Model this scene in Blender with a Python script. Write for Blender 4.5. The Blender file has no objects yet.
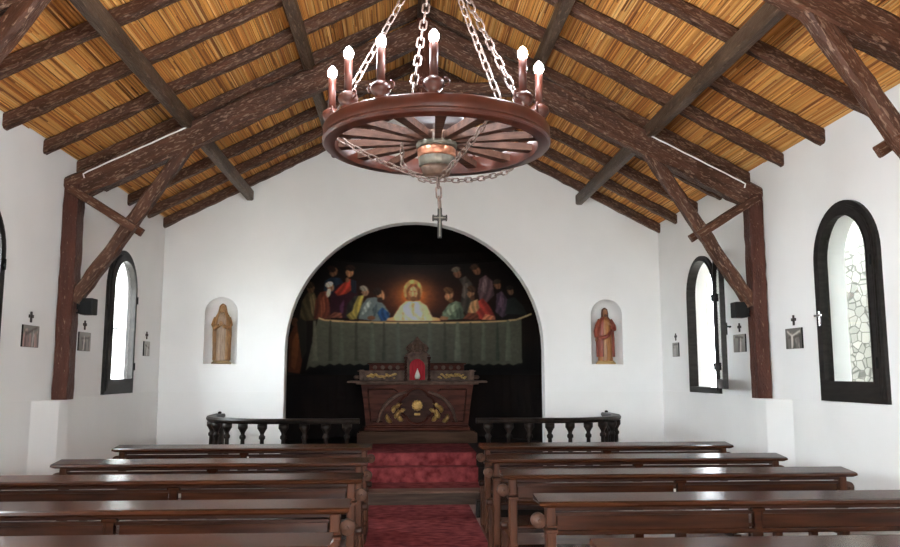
import bpy, bmesh, math, random
import numpy as np
from mathutils import Vector, Matrix
random.seed(7)
C = bpy.context.scene.collection
PI = math.pi
W = 3.178          # half width of the nave
YF = 10.0          # altar wall
YB = -2.4          # entrance wall
EAVE = 3.32        # underside of the rafters at the side walls
SL = 0.52          # roof slope
RH = 0.12          # rafter height
def zr(x): return EAVE + SL * (W - abs(x))

# ------------------------------------------------------------------ materials
def nodes(name):
    m = bpy.data.materials.new(name); m.use_nodes = True
    nt = m.node_tree; b = nt.nodes['Principled BSDF']
    return m, nt, b
def plain(name, col, rough=.6, metal=0., spec=.5, coat=0.):
    m, nt, b = nodes(name)
    b.inputs['Base Color'].default_value = (*col, 1); b.inputs['Roughness'].default_value = rough
    b.inputs['Metallic'].default_value = metal; b.inputs['Specular IOR Level'].default_value = spec
    b.inputs['Coat Weight'].default_value = coat; b.inputs['Coat Roughness'].default_value = .12
    return m
def noisy(name, c0, c1, scale=(1, 1, 1), nscale=5., detail=5., rough=.6, lo=.35, hi=.65, bump=0., coat=0., spec=.5, metal=0., dist=.02, coords='Object'):
    m, nt, b = nodes(name)
    tc = nt.nodes.new('ShaderNodeTexCoord'); mp = nt.nodes.new('ShaderNodeMapping')
    mp.inputs['Scale'].default_value = scale
    nz = nt.nodes.new('ShaderNodeTexNoise'); nz.inputs['Scale'].default_value = nscale; nz.inputs['Detail'].default_value = detail
    rp = nt.nodes.new('ShaderNodeValToRGB')
    rp.color_ramp.elements[0].position = lo; rp.color_ramp.elements[0].color = (*c0, 1)
    rp.color_ramp.elements[1].position = hi; rp.color_ramp.elements[1].color = (*c1, 1)
    L = nt.links.new
    L(tc.outputs[coords], mp.inputs['Vector']); L(mp.outputs[0], nz.inputs['Vector']); L(nz.outputs['Fac'], rp.inputs[0]); L(rp.outputs[0], b.inputs['Base Color'])
    b.inputs['Roughness'].default_value = rough; b.inputs['Coat Weight'].default_value = coat; b.inputs['Coat Roughness'].default_value = .15
    b.inputs['Specular IOR Level'].default_value = spec; b.inputs['Metallic'].default_value = metal
    if bump:
        bp = nt.nodes.new('ShaderNodeBump'); bp.inputs['Strength'].default_value = bump; bp.inputs['Distance'].default_value = dist
        L(nz.outputs['Fac'], bp.inputs['Height']); L(bp.outputs[0], b.inputs['Normal'])
    return m
def attr_mat(name, rough=.7, spec=.3):
    m, nt, b = nodes(name)
    a = nt.nodes.new('ShaderNodeAttribute'); a.attribute_name = 'col'
    nt.links.new(a.outputs['Color'], b.inputs['Base Color'])
    b.inputs['Roughness'].default_value = rough; b.inputs['Specular IOR Level'].default_value = spec
    return m
def beam_mat(name, dark, mid, fleck, thr=.57, xs=11., ys=52.):
    """adzed timber: brown wood with pale elongated gouges running along the beam"""
    m, nt, b = nodes(name); L = nt.links.new
    tc = nt.nodes.new('ShaderNodeTexCoord')
    mp = nt.nodes.new('ShaderNodeMapping'); mp.inputs['Scale'].default_value = (xs, ys, ys)
    nz = nt.nodes.new('ShaderNodeTexNoise'); nz.inputs['Scale'].default_value = 1.; nz.inputs['Detail'].default_value = 2.; nz.inputs['Distortion'].default_value = .6
    mp2 = nt.nodes.new('ShaderNodeMapping'); mp2.inputs['Scale'].default_value = (2.5, 14, 14)
    n2 = nt.nodes.new('ShaderNodeTexNoise'); n2.inputs['Scale'].default_value = 1.; n2.inputs['Detail'].default_value = 4.
    r2 = nt.nodes.new('ShaderNodeValToRGB'); r2.color_ramp.elements[0].position = .3; r2.color_ramp.elements[1].position = .7
    r2.color_ramp.elements[0].color = (*dark, 1); r2.color_ramp.elements[1].color = (*mid, 1)
    r1 = nt.nodes.new('ShaderNodeValToRGB'); r1.color_ramp.elements[0].position = thr; r1.color_ramp.elements[1].position = thr + .09
    r1.color_ramp.elements[0].color = (0, 0, 0, 1); r1.color_ramp.elements[1].color = (1, 1, 1, 1)
    mx = nt.nodes.new('ShaderNodeMix'); mx.data_type = 'RGBA'
    L(tc.outputs['Object'], mp.inputs['Vector']); L(mp.outputs[0], nz.inputs['Vector'])
    L(tc.outputs['Object'], mp2.inputs['Vector']); L(mp2.outputs[0], n2.inputs['Vector'])
    L(nz.outputs['Fac'], r1.inputs[0]); L(n2.outputs['Fac'], r2.inputs[0])
    L(r1.outputs[0], mx.inputs['Factor']); L(r2.outputs[0], mx.inputs['A']); mx.inputs['B'].default_value = (*fleck, 1)
    L(mx.outputs['Result'], b.inputs['Base Color'])
    bp = nt.nodes.new('ShaderNodeBump'); bp.inputs['Strength'].default_value = .9; bp.inputs['Distance'].default_value = .012
    L(nz.outputs['Fac'], bp.inputs['Height']); L(bp.outputs[0], b.inputs['Normal'])
    b.inputs['Roughness'].default_value = .45; b.inputs['Specular IOR Level'].default_value = .22
    return m
M = {}
M['plaster'] = noisy('white_plaster', (.80, .80, .785), (.845, .845, .83), (1, 1, 1), 1.3, 3, .75, bump=.04)
M['dado'] = noisy('white_plaster_lower', (.79, .79, .772), (.835, .835, .815), (1, 1, 1), 1.3, 3, .75, bump=.04)
M['rafter'] = beam_mat('adzed_rafter_wood', (.038, .015, .008), (.100, .042, .023), (.185, .112, .075), .545, 19, 80)
M['truss'] = beam_mat('adzed_truss_wood', (.040, .015, .008), (.100, .041, .022), (.20, .125, .088), .565, 17, 68)
M['post'] = beam_mat('adzed_post_wood', (.048, .013, .008), (.085, .027, .015), (.22, .145, .10), .65, 20, 64)
M['purlin'] = beam_mat('purlin_wood', (.050, .029, .018), (.105, .066, .042), (.16, .105, .07), .60, 9, 50)
M['reed'] = attr_mat('reed', .62, .25)
M['reed_under'] = plain('roof_underlay', (.10, .05, .02), .9)
M['pew'] = noisy('mahogany', (.024, .0075, .0035), (.070, .022, .0095), (1.2, 14, 14), 2.2, 6, .24, .3, .72, spec=.28)
M['pew_dark'] = noisy('dark_mahogany', (.022, .008, .005), (.055, .019, .010), (1.2, 14, 14), 2.2, 6, .28, .3, .72, spec=.22)
M['pew_end'] = noisy('pew_end_wood', (.042, .015, .008), (.105, .038, .018), (14, 14, 1.4), 2.2, 6, .42, .3, .72, spec=.14)
M['scroll'] = noisy('scroll_wood', (.060, .027, .017), (.11, .055, .036), (8, 8, 8), 2.2, 4, .45, spec=.2)
M['rail'] = noisy('ebonised_wood', (.008, .006, .005), (.022, .016, .013), (4, 4, 4), 3, 4, .4, spec=.14)
M['rim'] = noisy('red_brown_paint', (.050, .012, .0065), (.080, .020, .011), (3, 3, 3), 4, 4, .4, spec=.4)
M['spoke'] = noisy('old_spoke_wood', (.042, .018, .011), (.095, .045, .030), (2, 16, 16), 2.5, 5, .6, bump=.2, spec=.2)
M['hub'] = noisy('old_hub_wood', (.085, .050, .035), (.20, .125, .085), (6, 6, 2), 3, 5, .5, bump=.3)
M['copper'] = noisy('copper_band', (.42, .17, .10), (.62, .30, .18), (5, 5, 5), 4, 3, .4, metal=.7)
M['iron'] = noisy('iron_band', (.10, .09, .07), (.20, .18, .145), (5, 5, 5), 4, 3, .5, metal=.5)
M['chain'] = noisy('worn_steel', (.13, .09, .075), (.24, .175, .148), (20, 20, 20), 3, 3, .45, metal=.2)
M['plate'] = plain('grey_plate', (.42, .42, .44), .45, .4)
M['carpet'] = noisy('red_carpet', (.105, .012, .014), (.30, .062, .066), (1, 1.6, 1), 9, 7, .95, .34, .68, bump=.2, spec=.15)
M['nosing'] = noisy('worn_step_wood', (.095, .052, .036), (.18, .105, .075), (1, 12, 12), 2.5, 5, .5, spec=.2)
M['riser'] = noisy('dark_step_wood', (.05, .032, .024), (.09, .06, .045), (1, 12, 12), 2.5, 5, .6, spec=.12)
M['apse'] = noisy('black_apse_paint', (.007, .005, .0045), (.014, .009, .007), (1, 1, 1), 2, 3, .8, spec=.2)
M['altar'] = noisy('altar_mahogany', (.040, .010, .006), (.095, .026, .015), (1.5, 8, 8), 2.5, 5, .5, spec=.08)
M['altar_dark'] = noisy('altar_dark_wood', (.026, .009, .006), (.06, .022, .014), (1.5, 8, 8), 2.5, 5, .5, spec=.08)
M['altar_light'] = noisy('altar_stone_top', (.070, .040, .028), (.15, .092, .066), (4, 4, 4), 2.5, 5, .5, spec=.12)
M['platform'] = noisy('brown_platform_wood', (.045, .022, .013), (.085, .043, .026), (1, 12, 12), 2.5, 5, .6, spec=.1)
M['gold'] = noisy('old_gilding', (.36, .21, .055), (.62, .40, .13), (12, 12, 12), 2.5, 4, .38, metal=.6, bump=.2)
M['curtain'] = noisy('red_velvet', (.30, .004, .012), (.50, .012, .024), (30, 30, 3), 2, 3, .8)
M['flame'] = plain('white_wax', (.85, .85, .78), .5)
M['black'] = plain('black_plastic', (.010, .010, .010), .5, 0., .15)
M['frame'] = noisy('charcoal_window_paint', (.010, .008, .007), (.020, .017, .015), (2, 2, 9), 3, 3, .45, spec=.18)
M['silver'] = plain('chrome_lever', (.75, .75, .75), .25, 1.)
M['white'] = plain('white_pvc', (.80, .80, .80), .4)
M['crossmark'] = plain('cross_wood', (.035, .024, .020), .5)
M['tile'] = noisy('floor_tile', (.36, .25, .22), (.46, .33, .29), (1, 1, 1), 3, 4, .25, spec=.5)
M['paint'] = attr_mat('mural_paint', .6, .3)
M['photo'] = attr_mat('picture_print', .35, .4)
M['skin'] = plain('carved_face', (.32, .15, .07), .5)
M['skin_pale'] = plain('carved_face_ochre', (.34, .18, .08), .5)
M['mantle'] = noisy('ochre_mantle', (.21, .10, .032), (.34, .17, .06), (18, 18, 4), 3, 3, .5)
M['robe'] = noisy('grey_robe', (.22, .14, .085), (.34, .235, .16), (26, 26, 3), 3, 3, .5)
M['red_mantle'] = noisy('rust_mantle', (.17, .028, .014), (.29, .055, .024), (18, 18, 4), 3, 3, .45)
M['gold_robe'] = noisy('gold_robe', (.25, .095, .028), (.40, .17, .05), (26, 26, 3), 3, 3, .4)
M['hair'] = plain('brown_hair', (.12, .05, .025), .6)
M['stone_base'] = plain('statue_base', (.22, .15, .07), .6)
M['wood_base'] = plain('gilded_base', (.45, .30, .12), .5)
def bulb_material():
    m, nt, b = nodes('lit_bulb')
    b.inputs['Base Color'].default_value = (1, 1, 1, 1)
    b.inputs['Emission Color'].default_value = (.86, .93, 1., 1); b.inputs['Emission Strength'].default_value = BULB
    return m
BULB = 90.
M['bulb'] = bulb_material()
def glass_material():
    m, nt, b = nodes('window_glass'); L = nt.links.new
    out = nt.nodes['Material Output']
    tr = nt.nodes.new('ShaderNodeBsdfTransparent'); tr.inputs[0].default_value = (.96, .98, .98, 1)
    gl = nt.nodes.new('ShaderNodeBsdfGlossy'); gl.inputs['Roughness'].default_value = .02
    lw = nt.nodes.new('ShaderNodeLayerWeight'); lw.inputs[0].default_value = .5
    fr = nt.nodes.new('ShaderNodeMath'); fr.operation = 'POWER'; fr.inputs[1].default_value = 5.; L(lw.outputs['Facing'], fr.inputs[0])
    mx = nt.nodes.new('ShaderNodeMixShader')
    L(fr.outputs[0], mx.inputs[0]); L(tr.outputs[0], mx.inputs[1]); L(gl.outputs[0], mx.inputs[2]); L(mx.outputs[0], out.inputs[0])
    return m
M['glass'] = glass_material()
def stone_material():
    m, nt, b = nodes('pale_rubble_stone'); L = nt.links.new
    tc = nt.nodes.new('ShaderNodeTexCoord'); mp = nt.nodes.new('ShaderNodeMapping'); mp.inputs['Scale'].default_value = (7.5, 7.5, 11)
    v = nt.nodes.new('ShaderNodeTexVoronoi'); v.inputs['Scale'].default_value = 1.; v.distance = 'CHEBYCHEV'; v.inputs['Randomness'].default_value = .8
    v2 = nt.nodes.new('ShaderNodeTexVoronoi'); v2.feature = 'DISTANCE_TO_EDGE'; v2.inputs['Scale'].default_value = 1.; v2.inputs['Randomness'].default_value = .8
    r = nt.nodes.new('ShaderNodeValToRGB'); r.color_ramp.elements[0].position = .02; r.color_ramp.elements[1].position = .07
    r.color_ramp.elements[0].color = (.16, .16, .14, 1); r.color_ramp.elements[1].color = (1, 1, 1, 1)
    r2 = nt.nodes.new('ShaderNodeValToRGB'); r2.color_ramp.elements[0].color = (.17, .165, .14, 1); r2.color_ramp.elements[1].color = (.30, .285, .245, 1)
    mx = nt.nodes.new('ShaderNodeMix'); mx.data_type = 'RGBA'; mx.blend_type = 'MULTIPLY'; mx.inputs['Factor'].default_value = .8
    L(tc.outputs['Object'], mp.inputs['Vector']); L(mp.outputs[0], v.inputs['Vector']); L(mp.outputs[0], v2.inputs['Vector'])
    L(v.outputs['Color'], r2.inputs[0]); L(v2.outputs['Distance'], r.inputs[0]); L(r2.outputs[0], mx.inputs['A']); L(r.outputs[0], mx.inputs['B'])
    L(mx.outputs['Result'], b.inputs['Base Color']); b.inputs['Roughness'].default_value = .9
    return m
M['stone'] = stone_material()

# ------------------------------------------------------------------ builders
def tag(o, label=None, cat=None, group=None, kind=None):
    if label: o['label'] = label
    if cat: o['category'] = cat
    if group: o['group'] = group
    if kind: o['kind'] = kind
    return o
def empty(name, loc, rz=0., label=None, cat=None, group=None, kind=None):
    o = bpy.data.objects.new(name, None); C.objects.link(o); o.empty_display_size = .1
    o.location = loc; o.rotation_euler = (0, 0, rz)
    return tag(o, label, cat, group, kind)
class MB:
    def __init__(s): s.bm = bmesh.new()
    def _add(s, verts, faces, smooth=False, bevel=0., seg=2):
        vs = [s.bm.verts.new(v) for v in verts]
        fs = []
        for f in faces:
            try:
                q = s.bm.faces.new([vs[i] for i in f]); q.smooth = smooth; fs.append(q)
            except ValueError: pass
        if bevel:
            es = list({e for f in fs for e in f.edges})
            bmesh.ops.bevel(s.bm, geom=es, offset=bevel, segments=seg, affect='EDGES', profile=.5)
        return vs
    def box(s, c, d, bevel=0., mat=None, taper=1., seg=2):
        x, y, z = d[0] / 2, d[1] / 2, d[2] / 2
        v = []
        for sz in (-1, 1):
            k = taper if sz > 0 else 1.
            for sx, sy in ((-1, -1), (1, -1), (1, 1), (-1, 1)): v.append(Vector((sx * x * k, sy * y * k, sz * z)))
        if mat: v = [mat @ q for q in v]
        v = [q + Vector(c) for q in v]
        s._add(v, [(3, 2, 1, 0), (4, 5, 6, 7), (0, 1, 5, 4), (1, 2, 6, 5), (2, 3, 7, 6), (3, 0, 4, 7)], False, bevel, seg)
        return s
    def prism(s, poly, f0, f1, bevel=0., smooth=False):
        """poly: 2D outline; f0, f1 map a 2D point to the two end faces"""
        n = len(poly)
        v = [f0(*p) for p in poly] + [f1(*p) for p in poly]
        fs = [tuple(range(n))[::-1], tuple(range(n, 2 * n))] + [(i, (i + 1) % n, n + (i + 1) % n, n + i) for i in range(n)]
        s._add(v, fs, smooth, bevel, 2); return s
    def lathe(s, prof, c=(0, 0, 0), seg=16, mat=None, sx=1., sy=1.):
        v, fs = [], []
        n = len(prof)
        for r, z in prof:
            for k in range(seg):
                a = 2 * PI * k / seg
                q = Vector((r * math.cos(a) * sx, r * math.sin(a) * sy, z))
                if mat: q = mat @ q
                v.append(q + Vector(c))
        for i in range(n - 1):
            for k in range(seg):
                k2 = (k + 1) % seg
                fs.append((i * seg + k, i * seg + k2, (i + 1) * seg + k2, (i + 1) * seg + k))
        if prof[0] != prof[-1]: fs.append(tuple(range(seg))[::-1]); fs.append(tuple((n - 1) * seg + k for k in range(seg)))
        s._add(v, fs, True); return s
    def tube(s, path, r, seg=8, closed=False):
        path = [Vector(p) for p in path]; n = len(path); v, fs = [], []
        up = None
        for i, p in enumerate(path):
            a = path[(i - 1) % n] if (i or closed) else p
            b = path[(i + 1) % n] if (i < n - 1 or closed) else p
            t = (b - a).normalized()
            if up is None: up = Vector((0, 0, 1)) if abs(t.z) < .9 else Vector((1, 0, 0))
            x = t.cross(up); x = x.normalized() if x.length > 1e-6 else t.orthogonal().normalized()
            y = x.cross(t).normalized(); up = y
            rr = r[i] if isinstance(r, (list, tuple)) else r
            for k in range(seg):
                w = 2 * PI * k / seg; v.append(p + x * (rr * math.cos(w)) + y * (rr * math.sin(w)))
        m = n if closed else n - 1
        for i in range(m):
            j = (i + 1) % n
            for k in range(seg):
                k2 = (k + 1) % seg; fs.append((i * seg + k, i * seg + k2, j * seg + k2, j * seg + k))
        if not closed: fs += [tuple(range(seg))[::-1], tuple((n - 1) * seg + k for k in range(seg))]
        s._add(v, fs, True); return s
    def quad(s, *p):
        s._add([Vector(q) for q in p], [tuple(range(len(p)))]); return s
    def ball(s, c, r, sc=(1, 1, 1), seg=14, rings=9):
        return s.lathe([(max(1e-4, r * math.sin(PI * i / rings)) , -r * math.cos(PI * i / rings)) for i in range(rings + 1)], c, seg, Matrix.Diagonal(Vector(sc)))
    def build(s, name, mat, parent=None, loc=(0, 0, 0)):
        me = bpy.data.meshes.new(name); bmesh.ops.recalc_face_normals(s.bm, faces=s.bm.faces[:])
        s.bm.to_mesh(me); s.bm.free(); me.materials.append(mat)
        o = bpy.data.objects.new(name, me); C.objects.link(o); o.location = loc
        if parent: o.parent = parent
        return o
def struct(name, mb, mat):
    o = mb.build(name, mat); o['kind'] = 'structure'; return o
def copy_tree(o, parent=None):
    c = o.copy(); C.objects.link(c)
    if parent: c.parent = parent
    for ch in list(o.children): copy_tree(ch, c)
    return c
def mesh_obj(name, verts, faces, mat, parent=None, loc=(0, 0, 0)):
    me = bpy.data.meshes.new(name); me.from_pydata(verts, [], faces); me.materials.append(mat)
    o = bpy.data.objects.new(name, me); C.objects.link(o); o.location = loc
    if parent: o.parent = parent
    return o
def beam(name, p0, p1, w, h, mat, parent=None, rough=.005, seg=.09, seed=None, up=(0, 0, 1), ch=.18):
    """a hewn timber from p0 to p1 (centre line); its mesh runs along its own local X axis"""
    rnd = random.Random(seed if seed is not None else name + str(p0))
    p0, p1 = Vector(p0), Vector(p1); d = p1 - p0; Lg = d.length
    x = d.normalized(); y = Vector(up).cross(x).normalized(); z = x.cross(y)
    n = max(2, int(Lg / seg)); c = min(w, h) * ch
    cs = [(-w / 2 + c, -h / 2), (w / 2 - c, -h / 2), (w / 2, -h / 2 + c), (w / 2, h / 2 - c), (w / 2 - c, h / 2), (-w / 2 + c, h / 2), (-w / 2, h / 2 - c), (-w / 2, -h / 2 + c)]
    v, f = [], []
    for i in range(n + 1):
        for a, b in cs:
            e = 0 if i in (0, n) else rough
            v.append((Lg * i / n, a + rnd.uniform(-e, e), b + rnd.uniform(-e, e)))
    for i in range(n):
        for k in range(8):
            k2 = (k + 1) % 8; f.append((i * 8 + k, i * 8 + k2, (i + 1) * 8 + k2, (i + 1) * 8 + k))
    f.append(tuple(range(8))[::-1]); f.append(tuple(n * 8 + k for k in range(8)))
    o = mesh_obj(name, v, f, mat, parent)
    o.matrix_local = Matrix(((x.x, y.x, z.x, p0.x), (x.y, y.y, z.y, p0.y), (x.z, y.z, z.z, p0.z), (0, 0, 0, 1)))
    return o
ORD = ['first', 'second', 'third', 'fourth', 'fifth', 'sixth', 'seventh', 'eighth', 'ninth', 'tenth', 'eleventh', 'twelfth', 'thirteenth', 'fourteenth', 'fifteenth', 'sixteenth', 'seventeenth', 'eighteenth']
DOORW, DOORS = 1.5, 1.4
# ------------------------------------------------------------------ the shell
def arch_wall(mb, fmap, u0, u1, zb, top, holes, t, breaks=(), both=True, niches=()):
    allh = [(a, b, z0, zs, True) for a, b, z0, zs in holes] + [(a, b, z0, zs, False) for a, b, z0, zs in niches]
    us = {u0, u1, *breaks}
    for a, b, z0, zs, th in allh:
        c, r = (a + b) / 2, (b - a) / 2
        us |= {c - r * math.cos(PI * i / 32) for i in range(33)}
    us = sorted(us)
    def arch(h, u):
        a, b, z0, zs, th = h; c, r = (a + b) / 2, (b - a) / 2
        return zs + math.sqrt(max(0., r * r - (u - c) ** 2))
    for d in ((0., t) if both else (0.,)):
        for a, b in zip(us, us[1:]):
            if b - a < 1e-7: continue
            m = (a + b) / 2
            h = next((q for q in allh if q[0] < m < q[1] and (q[4] or d == 0.)), None)
            P = lambda u, z: fmap(u, z, d)
            if h is None: mb.quad(P(a, zb), P(b, zb), P(b, top(b)), P(a, top(a)))
            else:
                if h[2] > zb + 1e-6: mb.quad(P(a, zb), P(b, zb), P(b, h[2]), P(a, h[2]))
                mb.quad(P(a, arch(h, a)), P(b, arch(h, b)), P(b, top(b)), P(a, top(a)))
    for h in allh:
        if not h[4]: continue
        a, b, z0, zs, th = h; c, r = (a + b) / 2, (b - a) / 2
        pts = [(a, z0), (a, zs)] + [(c - r * math.cos(PI * i / 32), zs + r * math.sin(PI * i / 32)) for i in range(1, 32)] + [(b, zs), (b, z0)]
        if z0 > zb + 1e-6: pts.append((a, z0))
        for p, q in zip(pts, pts[1:]): mb.quad(fmap(*p, 0.), fmap(*q, 0.), fmap(*q, t), fmap(*p, t))
WIN = [(-.46, .36), (2.41, 3.23), (5.28, 6.10), (8.145, 8.97)]
WINL = WIN[:2] + [(5.18, 6.0)] + WIN[3:]
SILL, SPR = 1.31, 2.375
def side_top(u): return EAVE + RH + .03
for sgn, nm in ((-1, 'left'), (1, 'right')):
    mb = MB()
    arch_wall(mb, lambda u, z, d: (sgn * (W + d), u, z), YB, YF + .35, 0., side_top, [(a, b, SILL, SPR) for a, b in (WIN if sgn > 0 else WINL)], .22)
    struct('wall_' + nm, mb, M['plaster'])
    mb = MB(); mb.box((sgn * (W - .006), (YB + YF) / 2, .64), (.012, YF - YB, 1.28)); struct('trim_' + ('1' if sgn < 0 else '2'), mb, M['dado'])
AR, ASP = 1.64, 1.80
NZ0, NZS, NR = 1.613, 2.245, .205
mb = MB()
gable = lambda u: zr(u) + RH + .03
NIC = [(-2.44 - NR, -2.44 + NR, NZ0, NZS), (2.46 - NR, 2.46 + NR, NZ0, NZS)]
arch_wall(mb, lambda u, z, d: (u, YF + d, z), -W, W, 0., gable, [(-AR, AR, 0., ASP)], .20, breaks=(0.,), niches=NIC)
for a, b, z0, zs in NIC:                       # the rounded backs of the two niches
    c, r, D = (a + b) / 2, (b - a) / 2, .20
    n = 16
    for i in range(n):
        t0, t1 = PI * i / n, PI * (i + 1) / n
        p = lambda t, k=1.: (c - r * math.cos(t) * k, YF + D * math.sin(t) * k)
        q0, q1 = p(t0), p(t1)
        mb.quad((*q0, z0), (*q1, z0), (*q1, zs), (*q0, zs))
        for j in range(8):
            f0, f1 = PI / 2 * j / 8, PI / 2 * (j + 1) / 8
            a0, a1 = p(t0, math.cos(f0)), p(t1, math.cos(f0)); b0, b1 = p(t0, math.cos(f1)), p(t1, math.cos(f1))
            mb.quad((*a0, zs + r * math.sin(f0)), (*a1, zs + r * math.sin(f0)), (*b1, zs + r * math.sin(f1)), (*b0, zs + r * math.sin(f1)))
        mb.quad((c, YF, z0), (*q0, z0), (*q1, z0))
bmesh.ops.remove_doubles(mb.bm, verts=mb.bm.verts[:], dist=1e-5)
struct('wall_front', mb, M['plaster'])
mb = MB()
mb.box((-(W + AR + .03) / 2, YF - .006, .635), (W - AR - .03, .012, 1.27)); mb.box(((W + AR + .03) / 2, YF - .006, .635), (W - AR - .03, .012, 1.27))
struct('trim_3', mb, M['dado'])
# slim raised plaster band around the apse arch
mb = MB()
n = 48
for i in range(n):
    a0, a1 = PI * i / n, PI * (i + 1) / n
    ring = []
    for a in (a0, a1):
        ro = AR + .05 + .14 * math.sin(a) ** 2
        ring.append([(AR * math.cos(a), YF - .010, ASP + AR * math.sin(a)), (ro * math.cos(a), YF - .010, ASP + ro * math.sin(a)), (ro * math.cos(a), YF + .0, ASP + ro * math.sin(a)), (AR * math.cos(a), YF + .0, ASP + AR * math.sin(a))])
    for k in range(3): mb.quad(ring[0][k], ring[0][k + 1], ring[1][k + 1], ring[1][k])
    mb.quad(ring[0][3], ring[0][0], ring[1][0], ring[1][3])
for s in (-1, 1): mb.box((s * (AR + .025), YF - .005, ASP / 2), (.05, .010, ASP))
struct('trim_4', mb, M['plaster'])
# the entrance wall behind the visitor, an unseen open archway sized to admit daylight
mb = MB()
arch_wall(mb, lambda u, z, d: (u, YB - d, z), -W, W, 0., gable, [(-DOORW, DOORW, 0., DOORS)], .25, breaks=(0.,))
struct('wall_back', mb, M['plaster'])
mb = MB(); mb.quad((-W, YB, 0), (W, YB, 0), (W, YF + .3, 0), (-W, YF + .3, 0)); struct('floor', mb, M['tile'])
# white pilasters under the truss posts
TY = (4.12, 7.06)
for i, (y, s) in enumerate([(y, s) for y in TY for s in (-1, 1)]):
    mb = MB(); mb.prism([(0, y - .48), (.10, y - .12), (.105, y + .07), (0, y + .20)], lambda d, v: Vector((s * (W - d), v, 0)), lambda d, v: Vector((s * (W - d), v, 1.272))); struct('trim_%d' % (5 + i), mb, M['dado'])
# the dark apse
mb = MB()
AX, AYC = 2.08, 11.4
def plan(k):
    pts = [(-AX * k, YF + .20), (-AX * k, AYC)]
    pts += [(-AX * k * math.cos(PI * i / 40), AYC + AX * k * math.sin(PI * i / 40)) for i in range(1, 40)]
    return pts + [(AX * k, AYC), (AX * k, YF + .20)]
levels = [(1., .0), (1., 3.37)] + [(math.cos(PI / 2 * j / 8), 3.37 + .85 * math.sin(PI / 2 * j / 8)) for j in range(1, 8)] + [(.001, 4.22)]
for (k0, z0), (k1, z1) in zip(levels, levels[1:]):
    A, B = plan(k0), plan(k1)
    for i in range(len(A) - 1): mb.quad((*A[i], z0), (*A[i + 1], z0), (*B[i + 1], z1), (*B[i], z1))
bmesh.ops.remove_doubles(mb.bm, verts=mb.bm.verts[:], dist=1e-4)
struct('wall_apse', mb, M['apse'])
# sanctuary steps and raised floor
mb = MB(); mb.box((0, (9.27 + 10.40) / 2, .0675), (3.2, 10.40 - 9.27, .135)); struct('floor_step', mb, M['riser'])
mb = MB(); mb.box((0, 9.38, .1425), (3.22, .26, .025), .008); struct('trim_9', mb, M['nosing'])
mb = MB(); mb.box((0, (10.15 + 10.42) / 2, .155), (3.27, .27, .31)); mb.box((0, (10.4 + 13.45) / 2, .235), (4.14, 3.05, .47)); struct('floor_sanctuary', mb, M['apse'])
# carpets
mb = MB(); mb.box((.035, (YB + .6 + 9.255) / 2, .002), (1.14, 9.255 - YB - .6, .004))
tag(mb.build('carpet_runner', M['carpet']), 'red patterned carpet runner down the aisle between the pews', 'carpet')
prof = [(9.52, .137), (10.142, .137), (10.142, .302), (10.150, .318), (10.392, .318), (10.392, .462), (10.40, .478), (11.70, .478)]
mb = MB()
for (y0, z0), (y1, z1) in zip(prof, prof[1:]):
    mb.quad((-.62, y0, z0), (.80, y0, z0), (.80, y1, z1), (-.62, y1, z1))
    mb.quad((-.62, y0, z0), (-.62, y1, z1), (-.62, y1, z1 - .02), (-.62, y0, z0 - .02)); mb.quad((.80, y0, z0), (.80, y1, z1), (.80, y1, z1 - .02), (.80, y0, z0 - .02))
tag(mb.build('stair_carpet', M['carpet']), 'red carpet laid over the steps in front of the altar', 'carpet')

# ------------------------------------------------------------------ roof
rv, rf, rc = [], [], []
rnd = random.Random(3)
DS = math.hypot(1, SL)
nx, nz_ = SL / DS, 1 / DS
pal = [(.56, .27, .07), (.52, .235, .055), (.60, .32, .095), (.46, .19, .045), (.38, .14, .032), (.64, .38, .14), (.24, .085, .025), (.55, .28, .085), (.48, .215, .055)]
Y0, Y1 = YB - .3, YF + .05
for sgn in (-1, 1):
    s = 0.004; smax = (W + .10) * DS
    while s < smax:
        rad = rnd.uniform(.005, .0078)
        y = Y0 - rnd.uniform(0, 1.6)
        while y < Y1:
            ln = rnd.uniform(.9, 2.3)
            y2 = min(y + ln, Y1)
            ya = max(y, Y0)
            if y2 - ya > .05:
                c = rnd.choice(pal); g = rnd.uniform(.98, 1.46); c = tuple(min(1, q * g) for q in c)
                off = [rnd.uniform(-.005, .005) for _ in range(2)]; lift = [rnd.uniform(-.004, .003) for _ in range(2)]
                base = len(rv)
                for e, yy in enumerate((ya, y2)):
                    d0 = s + off[e]
                    x0 = sgn * d0 / DS; z0 = EAVE + RH + SL * W - SL * d0 / DS
                    for k in range(5):
                        a = PI * k / 4
                        dd = rad * math.cos(a); dn = -(rad * math.sin(a)) + .011 + lift[e]
                        rv.append((x0 + sgn * dd / DS + sgn * nx * dn, yy, z0 - SL * dd / DS + nz_ * dn))
                    
                for k in range(4): rf.append((base + k, base + k + 1, base + 5 + k + 1, base + 5 + k)); rc.append(c)
                rf.append((base, base + 1, base + 2, base + 3, base + 4)); rc.append(c); rf.append((base + 5, base + 6, base + 7, base + 8, base + 9)); rc.append(c)
            y += ln
        s += rad * 1.72
o = mesh_obj('ceiling', rv, rf, M['reed']); o['kind'] = 'structure'; o['label'] = 'golden reed thatch ceiling'
at = o.data.color_attributes.new('col', 'FLOAT_COLOR', 'CORNER')
arr = np.ones((len(o.data.loops), 4), np.float32)
k = 0
for f, c in zip(rf, rc): arr[k:k + len(f), :3] = c; k += len(f)
at.data.foreach_set('color', arr.ravel())
mb = MB()
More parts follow.
